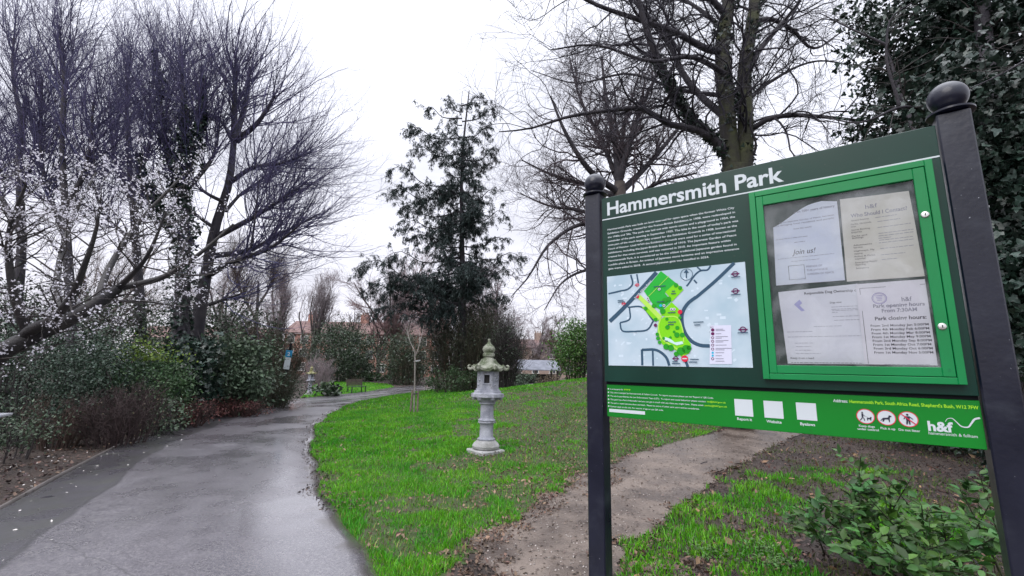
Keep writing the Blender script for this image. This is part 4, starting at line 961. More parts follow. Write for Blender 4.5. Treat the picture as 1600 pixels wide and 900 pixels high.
# ------------------------------------------------------------------ trail marker post
D_ = 15.5; gp = base(444, D_); zt = at(447, 536, D_)[2]; z2 = at(447, 548, D_)[2]; z3_ = at(447, 558, D_)[2]; z4_ = at(447, 577, D_)[2]
mk_ = thing('marker_post', 'slim black post with a blue numbered plate over a white plate, among brown shrubs', 'marker post', gp, math.radians(12)); mk_.rotation_euler = (0, math.radians(4), math.radians(12))
mb = MB(); mb.tube([(0, 0, -.2), (0, 0, zt - gp[2])], .045, 10); mb.build('pole', m_black, mk_, smooth=True)
b_ = mat('plate_blue', (.01, .22, .42), .4)
mb = MB(); mb.box(-.11, .11, -.062, -.048, z3_ - gp[2], z2 - gp[2] + .02, bev=.004); pb = mb.build('blue_plate', b_, mk_)
d = Decal(.062); d.center('2', (0, (z3_ + z2) / 2 - gp[2] - .05), .12, 0, bold=.03); d.build('numeral', [m_white], pb)
mb = MB(); mb.box(-.095, .095, -.060, -.048, z4_ - gp[2], z3_ - gp[2] - .004, bev=.003); mb.build('white_plate', m_white, mk_)

# low dark lectern at the left edge
gl_ = base(-6, 5.2); zl = at(0, 648, 5.2)[2]
lt = thing('lectern', 'low dark post with a pale flat top at the left edge of the bed', 'lectern', gl_, math.radians(25))
mb = MB(); mb.box(-.05, .05, -.05, .05, -.1, zl - gl_[2] - .03, bev=.004); mb.build('post', m_black, lt)
mb = MB(); mb.box(-.19, .17, -.15, .15, zl - gl_[2] - .03, zl - gl_[2], bev=.006); mb.build('top', mat('lectern_top', (.34, .35, .38), .4), lt)

# ------------------------------------------------------------------ shelter and houses
specks(m_stone, (.10, .10, .10), 14, .58, .72, .6); specks(m_mossy, (.5, .5, .45), 30, .64, .72, .5)
m_slate = mat('slate', (.13, .14, .17), .75, (.20, .21, .25), 2.5, bump=.3); m_timb = mat('dark_timber', (.03, .026, .024), .7)
gs = base(830, 38); zr = at(820, 562, 38)[2] - gs[2]; ze = at(820, 577, 38)[2] - gs[2]
sh = thing('garden_shelter', 'low open garden shelter with grey pitched roof beyond the lawn', 'shelter', gs, math.radians(10))
mb = MB(); L2, wd = 2.3, 1.15
V = [(-L2, -wd, ze), (L2, -wd, ze), (L2, 0, zr), (-L2, 0, zr), (-L2, wd, ze), (L2, wd, ze)]; V += [(x, y, z - .07) for x, y, z in V]
mb.add(V, [[0, 1, 2, 3], [3, 2, 5, 4], [6, 9, 8, 7], [9, 10, 11, 8], [0, 6, 7, 1], [4, 5, 11, 10], [0, 3, 9, 6], [3, 4, 10, 9], [1, 7, 8, 2], [2, 8, 11, 5]]); mb.build('roof', m_slate, sh)
for x_ in (-L2 + .25, L2 - .25):
    mb = MB(); mb.add([(x_, -wd + .1, ze - .02), (x_, wd - .1, ze - .02), (x_, 0, zr - .1), (x_ + .05, -wd + .1, ze - .02), (x_ + .05, wd - .1, ze - .02), (x_ + .05, 0, zr - .1)], [[[0, 1, 2], [3, 5, 4]], [[0, 3, 4, 1], [1, 4, 5, 2], [2, 5, 3, 0]]]); mb.build('gable', m_timb, sh)
    for y_ in (-.9, .9):
        mb = MB(); mb.box(x_ - .06, x_ + .06, y_ - .06, y_ + .06, -.3, ze - .02); mb.build('post', m_timb, sh)
mb = MB(); mb.box(-2, 2, .80, .9, -.2, ze - .4); mb.build('back_panel', m_timb, sh)
m_low_wall = mat('pale_wall', (.30, .29, .28), .85, (.4, .39, .37), 2)
gw = base(845, 34); mb = MB(); mb.box(-3.4, 3.4, -.1, .1, -.3, .55, bev=.01); o = mb.build('garden_wall', m_low_wall, None, loc=(0, 0, 0)); o.location = gw; tag(o, 'low pale garden wall in front of the grey roofed shelter', 'wall')

def brick_mat(name, c1, c2, mo):
    m = bpy.data.materials.new(name); m.use_nodes = True; t = m.node_tree; b = t.nodes['Principled BSDF']
    tcn = t.nodes.new('ShaderNodeTexCoord'); mpn = t.nodes.new('ShaderNodeMapping'); mpn.inputs['Rotation'].default_value = (math.pi / 2, 0, 0)
    br = t.nodes.new('ShaderNodeTexBrick'); br.inputs['Color1'].default_value = (*c1, 1); br.inputs['Color2'].default_value = (*c2, 1); br.inputs['Mortar'].default_value = (*mo, 1)
    br.inputs['Scale'].default_value = 3.5; t.links.new(tcn.outputs['Object'], mpn.inputs[0]); t.links.new(mpn.outputs[0], br.inputs[0]); t.links.new(br.outputs[0], b.inputs['Base Color']); b.inputs['Roughness'].default_value = .85
    return m
brick = brick_mat('brick_red', (.30, .13, .10), (.38, .18, .14), (.36, .30, .27)); brick2 = brick_mat('brick_brown', (.24, .17, .13), (.32, .23, .19), (.33, .30, .27))
m_tile = mat('roof_tile', (.13, .075, .07), .8, (.19, .12, .11), 1.2, bump=.3); m_pane = mat('window_glass', (.05, .06, .07), .12, spec=.8); m_wfr = mat('window_frame', (.62, .60, .56), .6)
def terrace(label, pxa, pxb, D, yeave, yridge, wallm, bays, storeys, rz=0.0, chim=(), name='brick_terrace'):
    a, b = base(pxa, D), base(pxb, D); g = (a + b) / 2; L_ = b[0] - a[0]; mid = (pxa + pxb) / 2
    ze = at(mid, yeave, D)[2] - g[2]; zr = at(mid, yridge, D + 4)[2] - g[2]
    t = thing(name, label, 'building', g, rz)
    mb = MB(); mb.box(-L_ / 2, L_ / 2, 0, 8, -1, ze); mb.build('wall', wallm, t)
    mb = MB(); V = [(-L_ / 2 - .3, -.35, ze), (L_ / 2 + .3, -.35, ze), (L_ / 2 + .3, 4, zr), (-L_ / 2 - .3, 4, zr), (-L_ / 2 - .3, 8.35, ze), (L_ / 2 + .3, 8.35, ze)]; V += [(x, y, z + .18) for x, y, z in V]
    mb.add(V, [[6, 7, 8, 9], [9, 8, 11, 10], [3, 2, 1, 0], [4, 5, 2, 3], [0, 1, 7, 6], [5, 4, 10, 11], [0, 6, 9, 3], [3, 9, 10, 4], [1, 2, 8, 7], [2, 5, 11, 8]]); rf = mb.build('roof', m_tile, t)
    for f in chim:
        mb = MB(); x_ = (f - .5) * L_; mb.box(x_ - .7, x_ + .7, 3.6, 4.5, zr - .3, zr + 1.5)
        for q in (-.45, 0, .45): mb.lathe([(.14, zr + 1.5), (.12, zr + 1.9)], 8, (x_ + q, 4.05, 0))
        mb.build('chimney', wallm, rf)
    sh_ = ze / storeys
    for i in range(bays):
        for s_ in range(storeys):
            x_ = -L_ / 2 + (i + .5) * L_ / bays; z_ = s_ * sh_ + sh_ * .32; hh = sh_ * .52; ww = .55
            mb = MB(); mb.box(x_ - ww - .12, x_ - ww, -.06, .03, z_, z_ + hh, mi=0); mb.box(x_ + ww, x_ + ww + .12, -.06, .03, z_, z_ + hh); mb.box(x_ - ww - .12, x_ + ww + .12, -.07, .03, z_ + hh, z_ + hh + .14); mb.box(x_ - ww - .2, x_ + ww + .2, -.12, .03, z_ - .12, z_)
            mb.box(x_ - .03, x_ + .03, -.05, .0, z_, z_ + hh); mb.box(x_ - ww, x_ - .03, -.05, 0, z_ + hh * .5, z_ + hh * .5 + .06); mb.box(x_ + .03, x_ + ww, -.05, 0, z_ + hh * .5, z_ + hh * .5 + .06)
            f_ = mb.build('window', m_wfr, t); mb = MB(); mb.box(x_ - ww, x_ + ww, -.03, -.012, z_, z_ + hh); mb.build('pane', m_pane, f_)
    return t
terrace('long red brick terrace with tiled roof and white framed windows behind the bushes', 440, 690, 75, 523, 505, brick, 12, 3, chim=(.1, .45, .62, .9))
terrace('low brown brick block with dark roof behind the garden shelter', 770, 1010, 85, 545, 533, brick2, 9, 2, chim=(.3, .7), name='brick_block')
terrace('pale brown brick row half hidden behind the left shrubs', 200, 400, 80, 530, 512, brick2, 8, 3, chim=(.4,), name='brick_row')

# ------------------------------------------------------------------ trees
def tree_obj(name, label, cat, loc, parts, group=None):
    t = thing(name, label, cat, loc, 0, group)
    for pn, V, Fs, m in parts: mk(pn, V, Fs, m, t, smooth=(pn in ('trunk', 'limb')), loc=loc)
    return t
def caps(lv): return lv

# -- tall bare tree beside the bed: leaning trunk, knuckled limbs and upright shoots
def shoots_tree(label, name, limbs, seed, n1, L1, n2, n3, tip_dir=(0, 0, .30), m1=bark_dark, ivy=None, n0=40, col=None, ang1=(18, 68), fl=None, group=None, sidek=None):
    rg = np.random.default_rng(seed); P0, R0 = stack(limbs); loc = P0[0, 0].copy(); loc[2] = H(loc[0], loc[1])
    A, Ra = spawn(rg, P0[1:] if len(P0) > 1 else P0, R0[1:] if len(P0) > 1 else R0, int(n1 * 1.25), (.25, 1), ang1, L1, 9, .11, tip_dir, .38, .006, .019, .2, .25)
    B, Rb = spawn(rg, np.concatenate([A]), Ra, int(n2 * 1.15), (.1, 1), (20, 60), (.5, 1.6), 6, .15, (0, 0, .09), .5, .0034, .008, .35)
    Cc, Rc = spawn(rg, B, Rb, int(n3 * .7), (.15, 1), (20, 65), (.2, .65), 4, .16, (0, 0, .06), .6, .0021, .0032, .6)
    parts = [('trunk', *[(v, [q]) for v, q in [join_tubes([(P0, R0, 9)])]][0], m1),
             ('crown', *[(v, [q]) for v, q in [join_tubes([(A, Ra, 5), (B, Rb, 3), (Cc, Rc, 3)])]][0], col or twig_dark)]
    if ivy:
        k, n, sz, spread = ivy; pc = []
        idx = rg.choice(k, n); tt = rg.random(n) * (P0.shape[1] - 1.01); i = tt.astype(int); fr = (tt - i)[:, None]
        p = P0[idx, i] * (1 - fr) + P0[idx, i + 1] * fr; rad = R0[idx, i][:, None]
        lump = (vnoise(p[:, 2] * 1.0 + idx, p[:, 2] * .7, .6, seed) - .2)[:, None]
        p = p + unit(rg.normal(size=(n, 3))) * (rad + spread * np.clip(lump, .1, 1) * rg.random((n, 1)) ** .5)
        V, Q = leaves(rg, p, sz, IVY, .5, .8); parts.append(('ivy', V, [Q], leaf_ivy))
    if fl:
        n, sz, nc = fl; al_ = np.concatenate([Cc.reshape(-1, 3), B.reshape(-1, 3)]); al_ = al_[rg.choice(len(al_), nc)]
        p = al_[rg.choice(nc, n)] + rg.normal(0, .035, (n, 3)); V, Q = leaves(rg, p, sz, FLOWER, .3, .1); parts.append(('blossom', V, [Q], petal))
    return tree_obj(name, label, 'tree', loc, parts, group)
D0 = 13
lm = [limb([(292, 640, 13), (305, 540, 13), (320, 440, 13), (338, 350, 13), (358, 285, 13), (366, 215, 13)], 0.216, 0.084),
      limb([(366, 222, 13), (367, 150, 12.9), (369, 92, 12.8)], 0.108, 0.050), limb([(368, 215, 13), (384, 160, 13.3), (391, 105, 13.4)], 0.101, 0.042), limb([(370, 220, 13), (404, 190, 12.6), (430, 150, 12.3)], 0.101, 0.034),
      limb([(366, 225, 13), (345, 190, 13.5), (312, 170, 14)], 0.072, 0.021), limb([(360, 285, 13), (395, 262, 12.5), (440, 255, 12.1), (486, 238, 11.7)], 0.079, 0.021),
      limb([(352, 330, 13), (380, 300, 13.5), (404, 284, 13.9), (430, 262, 14.2)], 0.058, 0.017), limb([(342, 368, 13), (395, 340, 12.6), (440, 312, 12.2), (480, 284, 12)], 0.094, 0.025),
      limb([(332, 400, 13), (385, 392, 13.3), (445, 362, 13.6), (498, 335, 14)], 0.094, 0.021), limb([(322, 432, 13), (365, 408, 12.4), (425, 386, 12), (470, 350, 11.8)], 0.108, 0.021),
      limb([(354, 318, 13), (320, 300, 12.5), (290, 270, 12.2)], 0.065, 0.021), limb([(340, 360, 13), (300, 330, 13.4), (262, 290, 13.6)], 0.065, 0.021), limb([(392, 388, 12.2), (400, 330, 12), (405, 280, 12)], 0.036, 0.013),
      limb([(327, 476, 13), (350, 468, 12.8), (376, 459, 12.6)], 0.058, 0.021)]
shoots_tree('tall bare tree with knuckled limbs fanning right over the path bed', 'pollarded_tree', lm, 21, 380, (1.5, 3.9), 3600, 9000, tip_dir=(.035, 0, .12))
lm = [limb([(286, 630, 12), (284, 500, 12), (288, 380, 12), (285, 260, 12), (292, 170, 12)], 0.245, 0.084), limb([(286, 330, 12), (262, 240, 12.2), (250, 150, 12.4), (243, 80, 12.5)], 0.101, 0.025),
      limb([(288, 270, 12), (312, 200, 11.8), (318, 120, 11.7)], 0.101, 0.025), limb([(287, 380, 12), (240, 320, 11.6), (215, 240, 11.4)], 0.086, 0.021), limb([(288, 220, 12), (285, 130, 12.2), (280, 60, 12.4)], 0.094, 0.021), limb([(288, 300, 12), (330, 250, 12.4), (345, 180, 12.8)], 0.072, 0.021)]
shoots_tree('bare tree with an ivy-smothered trunk left of the knuckled limbs', 'ivy_clad_tree', lm, 22, 170, (1.5, 3.6), 2200, 6000, tip_dir=(0, 0, .15), ivy=([0, 0, 0, 1, 2, 3], 5200, .10, .55))
lm = [limb([(222, 640, 14), (220, 500, 14), (214, 400, 14), (206, 300, 14), (200, 230, 14)], 0.187, 0.067), limb([(208, 320, 14), (180, 250, 14.3), (172, 160, 14.5)], 0.086, 0.025), limb([(206, 300, 14), (232, 230, 13.6), (236, 150, 13.4)], 0.086, 0.025), limb([(202, 235, 14), (198, 150, 14), (205, 80, 14)], 0.086, 0.021), limb([(212, 380, 14), (160, 330, 14.6), (140, 260, 15)], 0.072, 0.021)]
shoots_tree('bare many-shooted tree with a straight trunk behind the blossom', 'pollarded_tree', lm, 23, 170, (1.6, 3.8), 2400, 6000, tip_dir=(0, 0, .16))
lm = [limb([(112, 650, 11), (112, 520, 11), (106, 400, 11), (100, 290, 11), (96, 200, 11)], 0.144, 0.050), limb([(104, 370, 11), (72, 290, 11.2), (60, 190, 11.4)], 0.079, 0.021), limb([(102, 330, 11), (135, 260, 10.8), (146, 160, 10.6)], 0.079, 0.021), limb([(97, 210, 11), (100, 120, 11), (92, 40, 11)], 0.072, 0.017)]
shoots_tree('slender bare tree of crowded upright stems rising above the blossom', 'pollarded_tree', lm, 24, 150, (1.5, 3.6), 2000, 5000, tip_dir=(0, 0, .16))
lm = [limb([(20, 660, 12), (24, 500, 12), (34, 380, 12), (30, 250, 12), (40, 150, 12)], 0.158, 0.050), limb([(30, 360, 12), (-10, 280, 12.3), (-30, 180, 12.6)], 0.079, 0.021), limb([(32, 300, 12), (60, 220, 11.8), (66, 120, 11.6)], 0.072, 0.021), limb([(36, 200, 12), (20, 110, 12), (24, 30, 12)], 0.072, 0.017)]
shoots_tree('dark bare tree at the far left edge with branching upright stems', 'pollarded_tree', lm, 25, 150, (1.4, 3.4), 2000, 5000, tip_dir=(0, 0, .14))
lm = [limb([(395, 610, 19), (398, 540, 19), (402, 480, 19), (404, 440, 19)], 0.130, 0.042), limb([(400, 500, 19), (375, 450, 19), (360, 400, 19)], 0.058, 0.017), limb([(402, 480, 19), (425, 440, 19.4), (430, 410, 19.6)], 0.058, 0.017)]
shoots_tree('brushy brown shrub-tree left of the marker post', 'bare_tree', lm, 26, 90, (.8, 2.0), 1200, 2400, tip_dir=(0, 0, .2), col=twig_brown, m1=bark_grey)

# -- blossom tree
lm = [limb([(-135, 762, 5.55), (-100, 680, 5.6), (-40, 590, 5.7), (0, 552, 5.8), (45, 528, 5.9), (93, 507, 6), (152, 474, 6.1), (185, 450, 6.2)], .16, .07), limb([(40, 524, 5.9), (55, 512, 5.7), (80, 500, 5.5), (112, 465, 5.3), (132, 415, 5.1), (150, 360, 5.0), (158, 305, 4.9)], .08, .008),
      limb([(185, 450, 6.2), (215, 444, 6.3), (247, 436, 6.4), (300, 405, 6.5), (365, 350, 6.7)], .05, .015), limb([(150, 475, 6.1), (170, 420, 6.4), (215, 350, 6.7), (290, 270, 7)], .05, .015), limb([(95, 505, 6), (90, 430, 6.3), (110, 350, 6.6), (150, 270, 6.9)], .05, .015),
      limb([(45, 527, 5.9), (20, 450, 5.6), (15, 360, 5.4), (40, 290, 5.2)], .06, .015), limb([(-10, 560, 5.8), (-50, 450, 6), (-40, 340, 6.2), (-20, 250, 6.4)], .07, .02), limb([(185, 450, 6.2), (230, 400, 5.9), (260, 330, 5.8)], .04, .012), limb([(60, 515, 5.9), (120, 480, 6.6), (200, 470, 7), (290, 480, 7.2)], .04, .012)]
rg = np.random.default_rng(31); P0, R0 = stack(lm); loc = P0[0, 0].copy(); loc[2] = H(loc[0], loc[1])
A, Ra = spawn(rg, P0, R0, 190, (.3, 1), (30, 80), (.5, 1.3), 7, .16, (0, 0, .05), .4, .004, .014, .3); B, Rb = spawn(rg, A, Ra, 1100, (.1, 1), (30, 75), (.2, .6), 5, .18, (0, 0, .02), .6, .002, .006, .4)
V0, Q0 = join_tubes([(P0, R0, 10)]); V1, Q1 = join_tubes([(A, Ra, 4), (B, Rb, 3)])
al_ = np.concatenate([B.reshape(-1, 3), B.reshape(-1, 3), A.reshape(-1, 3)]); al_ = al_[rg.choice(len(al_), 1500)]
p = al_[rg.choice(1500, 7600)] + rg.normal(0, .034, (7600, 3)); V2, Q2 = leaves(rg, p, .030, FLOWER, .2, .1)
tree_obj('blossom_tree', 'leaning dark-trunked tree with white spring blossom on the left', 'tree', loc, [('trunk', V0, [Q0], bark_wet), ('crown', V1, [Q1], twig_neutral), ('blossom', V2, [Q2], petal)])

# -- conifer
Dc = 24; xc = 722
def conifer():
    rg = np.random.default_rng(41); tr = [limb([(726, 640, Dc), (724, 520, Dc), (722, 380, Dc), (722, 250, Dc), (733, 142, Dc)], .24, .03)]
    P0, R0 = stack(tr); loc = base(724, Dc); k_ = Dc / F
    tips = [(700, 160, 175), (662, 168, 185), (634, 200, 215), (645, 232, 240), (607, 262, 290), (650, 292, 300), (622, 328, 330), (640, 372, 360), (602, 398, 400), (556, 412, 425), (600, 452, 450), (612, 485, 470), (745, 152, 165), (774, 170, 190), (766, 200, 215), (776, 240, 250), (764, 262, 280), (776, 296, 315), (792, 330, 345), (788, 372, 385), (806, 425, 420), (790, 462, 450), (560, 455, 445), (575, 490, 475), (815, 400, 395), (625, 350, 345), (600, 300, 300), (640, 440, 440), (585, 435, 440)]
    br = []
    for (tx, ty, sy) in tips:
        off = rg.uniform(-1.2, 1.2); m = (xc * .45 + tx * .55); s0 = at(xc, sy, Dc); tp = at(tx, ty, Dc + off); ln = np.linalg.norm(tp - s0)
        mid = (s0 + tp) / 2 + [0, 0, -.10 * ln]; q = s0 + (tp - s0) * .85 + [0, 0, .05 * ln]
        br.append(spline([s0, mid, q, tp + [0, 0, -.04 * ln]], 10))
    for i in range(60):       # towards and away from the viewer too
        sy = 170 + 310 * rg.random() ** .6; s0 = at(xc, sy, Dc); a = rg.uniform(0, 2 * math.pi); ln = (.35 + (sy - 150) / 330 * 2.9) * rg.uniform(.6, 1.1)
        d_ = np.array([math.cos(a) * .8, math.sin(a), 0]); tp = s0 + d_ * ln + [0, 0, .25 * ln - .1]
        br.append(spline([s0, (s0 + tp) / 2 + [0, 0, -.14 * ln], tp], 10))
    Pb = np.stack(br); Rb_ = np.stack([np.linspace(.045, .012, 10)] * len(br))
    S1, RS1 = spawn(rg, Pb, Rb_, 1700, (.1, 1), (30, 75), (.4, 1.35), 5, .12, (0, 0, -.2), .6, .006, .012, .4, .35)
    S2, RS2 = spawn(rg, S1, RS1, 4200, (.1, 1), (20, 60), (.15, .5), 4, .12, (0, 0, -.22), .7, .004, .006, .5)
    al = np.concatenate([S2[:, 1:].reshape(-1, 3), S1[:, 1:].reshape(-1, 3)]); n = 125000; p = al[rg.choice(len(al), n)] + rg.normal(0, .03, (n, 3))
    V, Q = leaves(rg, p, .155, NEEDLE, .4, 2.2, .5)
    v0, q0 = join_tubes([(P0, R0, 9)]); v1, q1 = join_tubes([(Pb, Rb_, 5), (S1, RS1, 3)])
    tree_obj('conifer', 'tall dark conifer with drooping sprays rising from the thicket', 'tree', loc, [('trunk', v0, [q0], bark_dark), ('limb', v1, [q1], bark_dark), ('crown', V, [Q], leaf_con)])
conifer()

# -- big forked tree behind the board
Dr = 9.5
lm = [limb([(1148, 780, Dr), (1150, 560, Dr), (1150, 380, Dr), (1152, 262, Dr)], .38, .31), limb([(1147, 290, Dr), (1138, 210, Dr), (1134, 140, Dr), (1128, 70, Dr), (1138, 10, Dr), (1133, -90, Dr)], .21, .13), limb([(1162, 290, Dr), (1165, 200, Dr), (1163, 110, Dr + .1), (1178, 20, Dr + .1), (1178, -100, Dr + .2)], .19, .11)]
lb = [limb([(1140, 250, Dr), (1118, 220, 9.4), (1090, 196, 9.3), (1048, 135, 9), (1014, 57, 8.7), (990, -30, 8.5)], .12, .05), limb([(1132, 182, Dr), (1095, 150, 9.8), (1071, 121, 10), (1045, 68, 10.2), (1008, 20, 10.4), (985, -40, 10.6)], .09, .04),
      limb([(1125, 225, Dr), (1090, 204, 9.2), (1040, 192, 9), (1007, 170, 8.9), (960, 172, 8.8), (890, 182, 8.7), (822, 202, 8.6), (780, 206, 8.5)], .09, .012), limb([(1130, 80, Dr), (1112, 79, 9.3), (1052, 49, 9), (990, 28, 8.8), (931, 7, 8.6), (880, -20, 8.5)], .09, .03),
      limb([(1166, 110, Dr), (1182, 84, 9.6), (1214, 45, 9.8), (1249, 2, 10), (1270, -40, 10)], .08, .03), limb([(1170, 205, Dr), (1203, 185, 9.2), (1240, 180, 9), (1279, 182, 8.9), (1350, 189, 8.6), (1410, 196, 8.4)], .07, .012), limb([(1172, 40, 9.6), (1205, 30, 9.9), (1241, 49, 10), (1262, 72, 10.1), (1317, 49, 10.4)], .07, .015),
      limb([(1165, 160, Dr), (1200, 130, 10.2), (1290, 95, 10.8), (1340, 105, 11)], .06, .012), limb([(1140, 120, Dr), (1085, 90, 8.8), (1010, 95, 8.2), (930, 70, 7.9), (860, 78, 7.7)], .07, .012), limb([(1142, 60, Dr), (1100, 20, 10.4), (1040, -20, 11)], .08, .03),
      limb([(1135, 150, Dr), (1060, 140, 10.5), (980, 115, 11), (900, 130, 11.4), (830, 110, 11.6)], .06, .01), limb([(1170, 250, Dr), (1180, 235, 9.3), (1172, 190, 9.1), (1185, 150, 9)], .03, .01), limb([(1140, 30, Dr), (1080, -30, 9), (900, -60, 8.6)], .08, .02)]
rg = np.random.default_rng(51); P0, R0 = stack(lm); Pl, Rl = stack(lb); loc = base(1148, Dr)
A, Ra = spawn(rg, np.concatenate([Pl, P0[1:]]), np.concatenate([Rl, R0[1:]]), 270, (.15, 1), (30, 75), (1.2, 3.2), 10, .24, (-.02, 0, .0), .42, .006, .03, .25); B, Rb = spawn(rg, A, Ra, 2000, (.1, 1), (25, 70), (.5, 1.6), 7, .22, (0, 0, .0), .5, .0046, .011, .35); Cc, Rc = spawn(rg, B, Rb, 8000, (.1, 1), (25, 65), (.18, .6), 4, .2, (0, 0, .02), .6, .0034, .005, .55)
v0, q0 = join_tubes([(P0, R0, 14)]); v1, q1 = join_tubes([(Pl, Rl, 9)]); v2, q2 = join_tubes([(A, Ra, 5), (B, Rb, 3), (Cc, Rc, 3)])
n = 3600; idx = rg.choice(3, n, p=[.35, .42, .23]); tt = rg.random(n) * 15; i = tt.astype(int); p = P0[idx, i] + (P0[idx, i + 1] - P0[idx, i]) * (tt - i)[:, None]; p += unit(rg.normal(size=(n, 3))) * (R0[idx, i][:, None] + .10 * rg.random((n, 1))); kk_ = vnoise(p[:, 0] * 3 + 9, p[:, 2] * 1.3, .5, 4) > .48; p = p[kk_]
n = 900; tt = rg.random(n) * 9; i = tt.astype(int); p2 = Pl[0, i] + (Pl[0, i + 1] - Pl[0, i]) * (tt - i)[:, None] + unit(rg.normal(size=(n, 3))) * .13
V, Q = leaves(rg, np.concatenate([p, p2]), .085, IVY, .5, .8)
tree_obj('forked_tree', 'large forked bare tree with mossy ivy-flecked trunk above the board', 'tree', loc, [('trunk', v0, [q0], bark_moss), ('limb', v1, [q1], bark_dark), ('crown', v2, [q2], mat('twig_black', (.024, .021, .032), .8, island=.35)), ('ivy', V, [Q], leaf_ivy)])

Ds = 15
lm = [limb([(988, 640, Ds), (980, 480, Ds), (972, 340, Ds), (968, 285, Ds)], .27, .20)]
lb = [limb([(968, 295, Ds), (962, 230, Ds), (948, 160, 15.2), (940, 90, 15.4)], .15, .04), limb([(966, 290, Ds), (985, 220, 14.6), (1010, 150, 14.3), (1040, 90, 14)], .14, .04), limb([(970, 300, Ds), (1010, 260, 15.6), (1060, 200, 16), (1090, 160, 16.4)], .13, .04), limb([(966, 300, Ds), (925, 270, 14.5), (885, 210, 14), (860, 150, 13.8)], .13, .03), limb([(968, 310, Ds), (920, 290, 15.8), (860, 272, 16.2), (815, 250, 16.5)], .12, .025),
      limb([(974, 380, Ds), (915, 350, 14.6), (860, 380, 14.2), (820, 440, 14), (800, 462, 14)], .10, .015), limb([(972, 360, Ds), (910, 330, 15.3), (860, 322, 15.6), (808, 300, 16)], .10, .015), limb([(968, 290, Ds), (940, 220, 16), (905, 150, 16.6), (890, 90, 17)], .11, .03), limb([(968, 290, Ds), (975, 200, 16), (1000, 110, 16.5)], .12, .03), limb([(978, 430, Ds), (930, 420, 14.5), (880, 440, 14), (850, 485, 13.8)], .08, .012), limb([(972, 330, Ds), (1020, 290, 14.2), (1090, 270, 13.6)], .1, .03)]
P0, R0 = stack(lm); Pl, Rl = stack(lb); loc = base(986, Ds)
A, Ra = spawn(rg, Pl, Rl, 260, (.1, 1), (25, 70), (1.2, 3.4), 9, .22, (0, 0, .02), .45, .007, .04, .25); B, Rb = spawn(rg, A, Ra, 2300, (.1, 1), (25, 60), (.6, 1.7), 6, .18, (0, 0, .02), .5, .005, .015, .35); Cc, Rc = spawn(rg, B, Rb, 9000, (.1, 1), (25, 60), (.25, .8), 4, .2, (0, 0, .01), .6, .0032, .006, .5)
v0, q0 = join_tubes([(P0, R0, 12)]); v1, q1 = join_tubes([(Pl, Rl, 8)]); v2, q2 = join_tubes([(A, Ra, 4), (B, Rb, 3), (Cc, Rc, 3)])
tree_obj('spreading_tree', 'round-crowned bare tree spreading left behind the left navy post', 'tree', loc, [('trunk', v0, [q0], bark_grey), ('limb', v1, [q1], bark_dark), ('crown', v2, [q2], mat('twig_mauve', (.06, .045, .055), .8, island=.3))])

# -- evergreen at the right edge: bare stems full of ivy leaves
def evergreen_right():
    rg = np.random.default_rng(61); loc = base(1590, 5.6); parts = []
    st = [limb([(1600, 900, 5.6), (1590, 600, 5.6), (1570, 350, 5.6), (1540, 100, 5.6), (1530, -150, 5.6)], .17, .07), limb([(1590, 560, 5.6), (1500, 380, 6), (1420, 180, 6.4), (1380, 60, 6.8)], .07, .02), limb([(1585, 450, 5.6), (1640, 250, 5.2), (1660, 60, 5)], .08, .03),
          limb([(1405, 165, 5.3), (1385, 72, 5.2), (1400, 20, 5.1), (1425, 5, 5.0)], .022, .008), limb([(1450, 180, 5.6), (1405, 168, 5.3), (1340, 192, 5.4), (1285, 182, 5.6)], .03, .006), limb([(1385, 70, 5.2), (1330, 45, 5.3), (1280, 20, 5.4)], .018, .005), limb([(1640, 70, 4.4), (1560, 118, 4.4), (1512, 140, 4.4)], .012, .006), limb([(1570, 300, 5.6), (1450, 300, 6.6), (1400, 260, 7)], .06, .02)]
    P0, R0 = stack(st); T, Rt = spawn(rg, P0, R0, 260, (.2, 1), (30, 80), (.4, 1.2), 5, .2, (0, 0, -.03), .4, .004, .012, .4)
    v, q = join_tubes([(P0, R0, 8)]); parts.append(('trunk', v, [q], bark_dark)); v, q = join_tubes([(T, Rt, 4)]); parts.append(('crown', v, [q], twig_neutral))
    pc = []
    for (px, py, D, r, nc, n) in ((1560, 60, 6.2, (1.5, 1.3, 1.3), 90, 13000), (1530, 200, 5.2, (.7, .4, 1.2), 50, 3000), (1430, 60, 6.8, (.95, .9, .9), 40, 2400), (1395, 190, 7.0, (.7, .8, .5), 22, 750), (1480, 200, 6.8, (.9, .8, .9), 40, 2300), (1590, 300, 5.3, (.6, .5, 1.1), 50, 4500), (1600, 480, 5.0, (.5, .4, .8), 50, 4000), (1620, 500, 6.0, (.8, .8, 1.0), 40, 3000), (1370, 20, 7.4, (.6, .7, .6), 18, 500), (1480, -60, 6.6, (1.4, 1.1, .7), 40, 2400), (1640, 700, 5.6, (.7, .8, .9), 30, 2200), (1700, 200, 5.4, (1.2, 1.2, 2.2), 60, 5000)):
        pc.append(clumps(rg, at(px, py, D), r, nc, n, .17, .3))
    V, Q = leaves(rg, np.concatenate(pc), .078, IVY, .4, 1.0, .5); parts.append(('foliage', V, [Q], leaf_ivy))
    tree_obj('evergreen_tree', 'dense dark ivy-leaved evergreen behind the right navy post', 'tree', loc, parts)
evergreen_right()

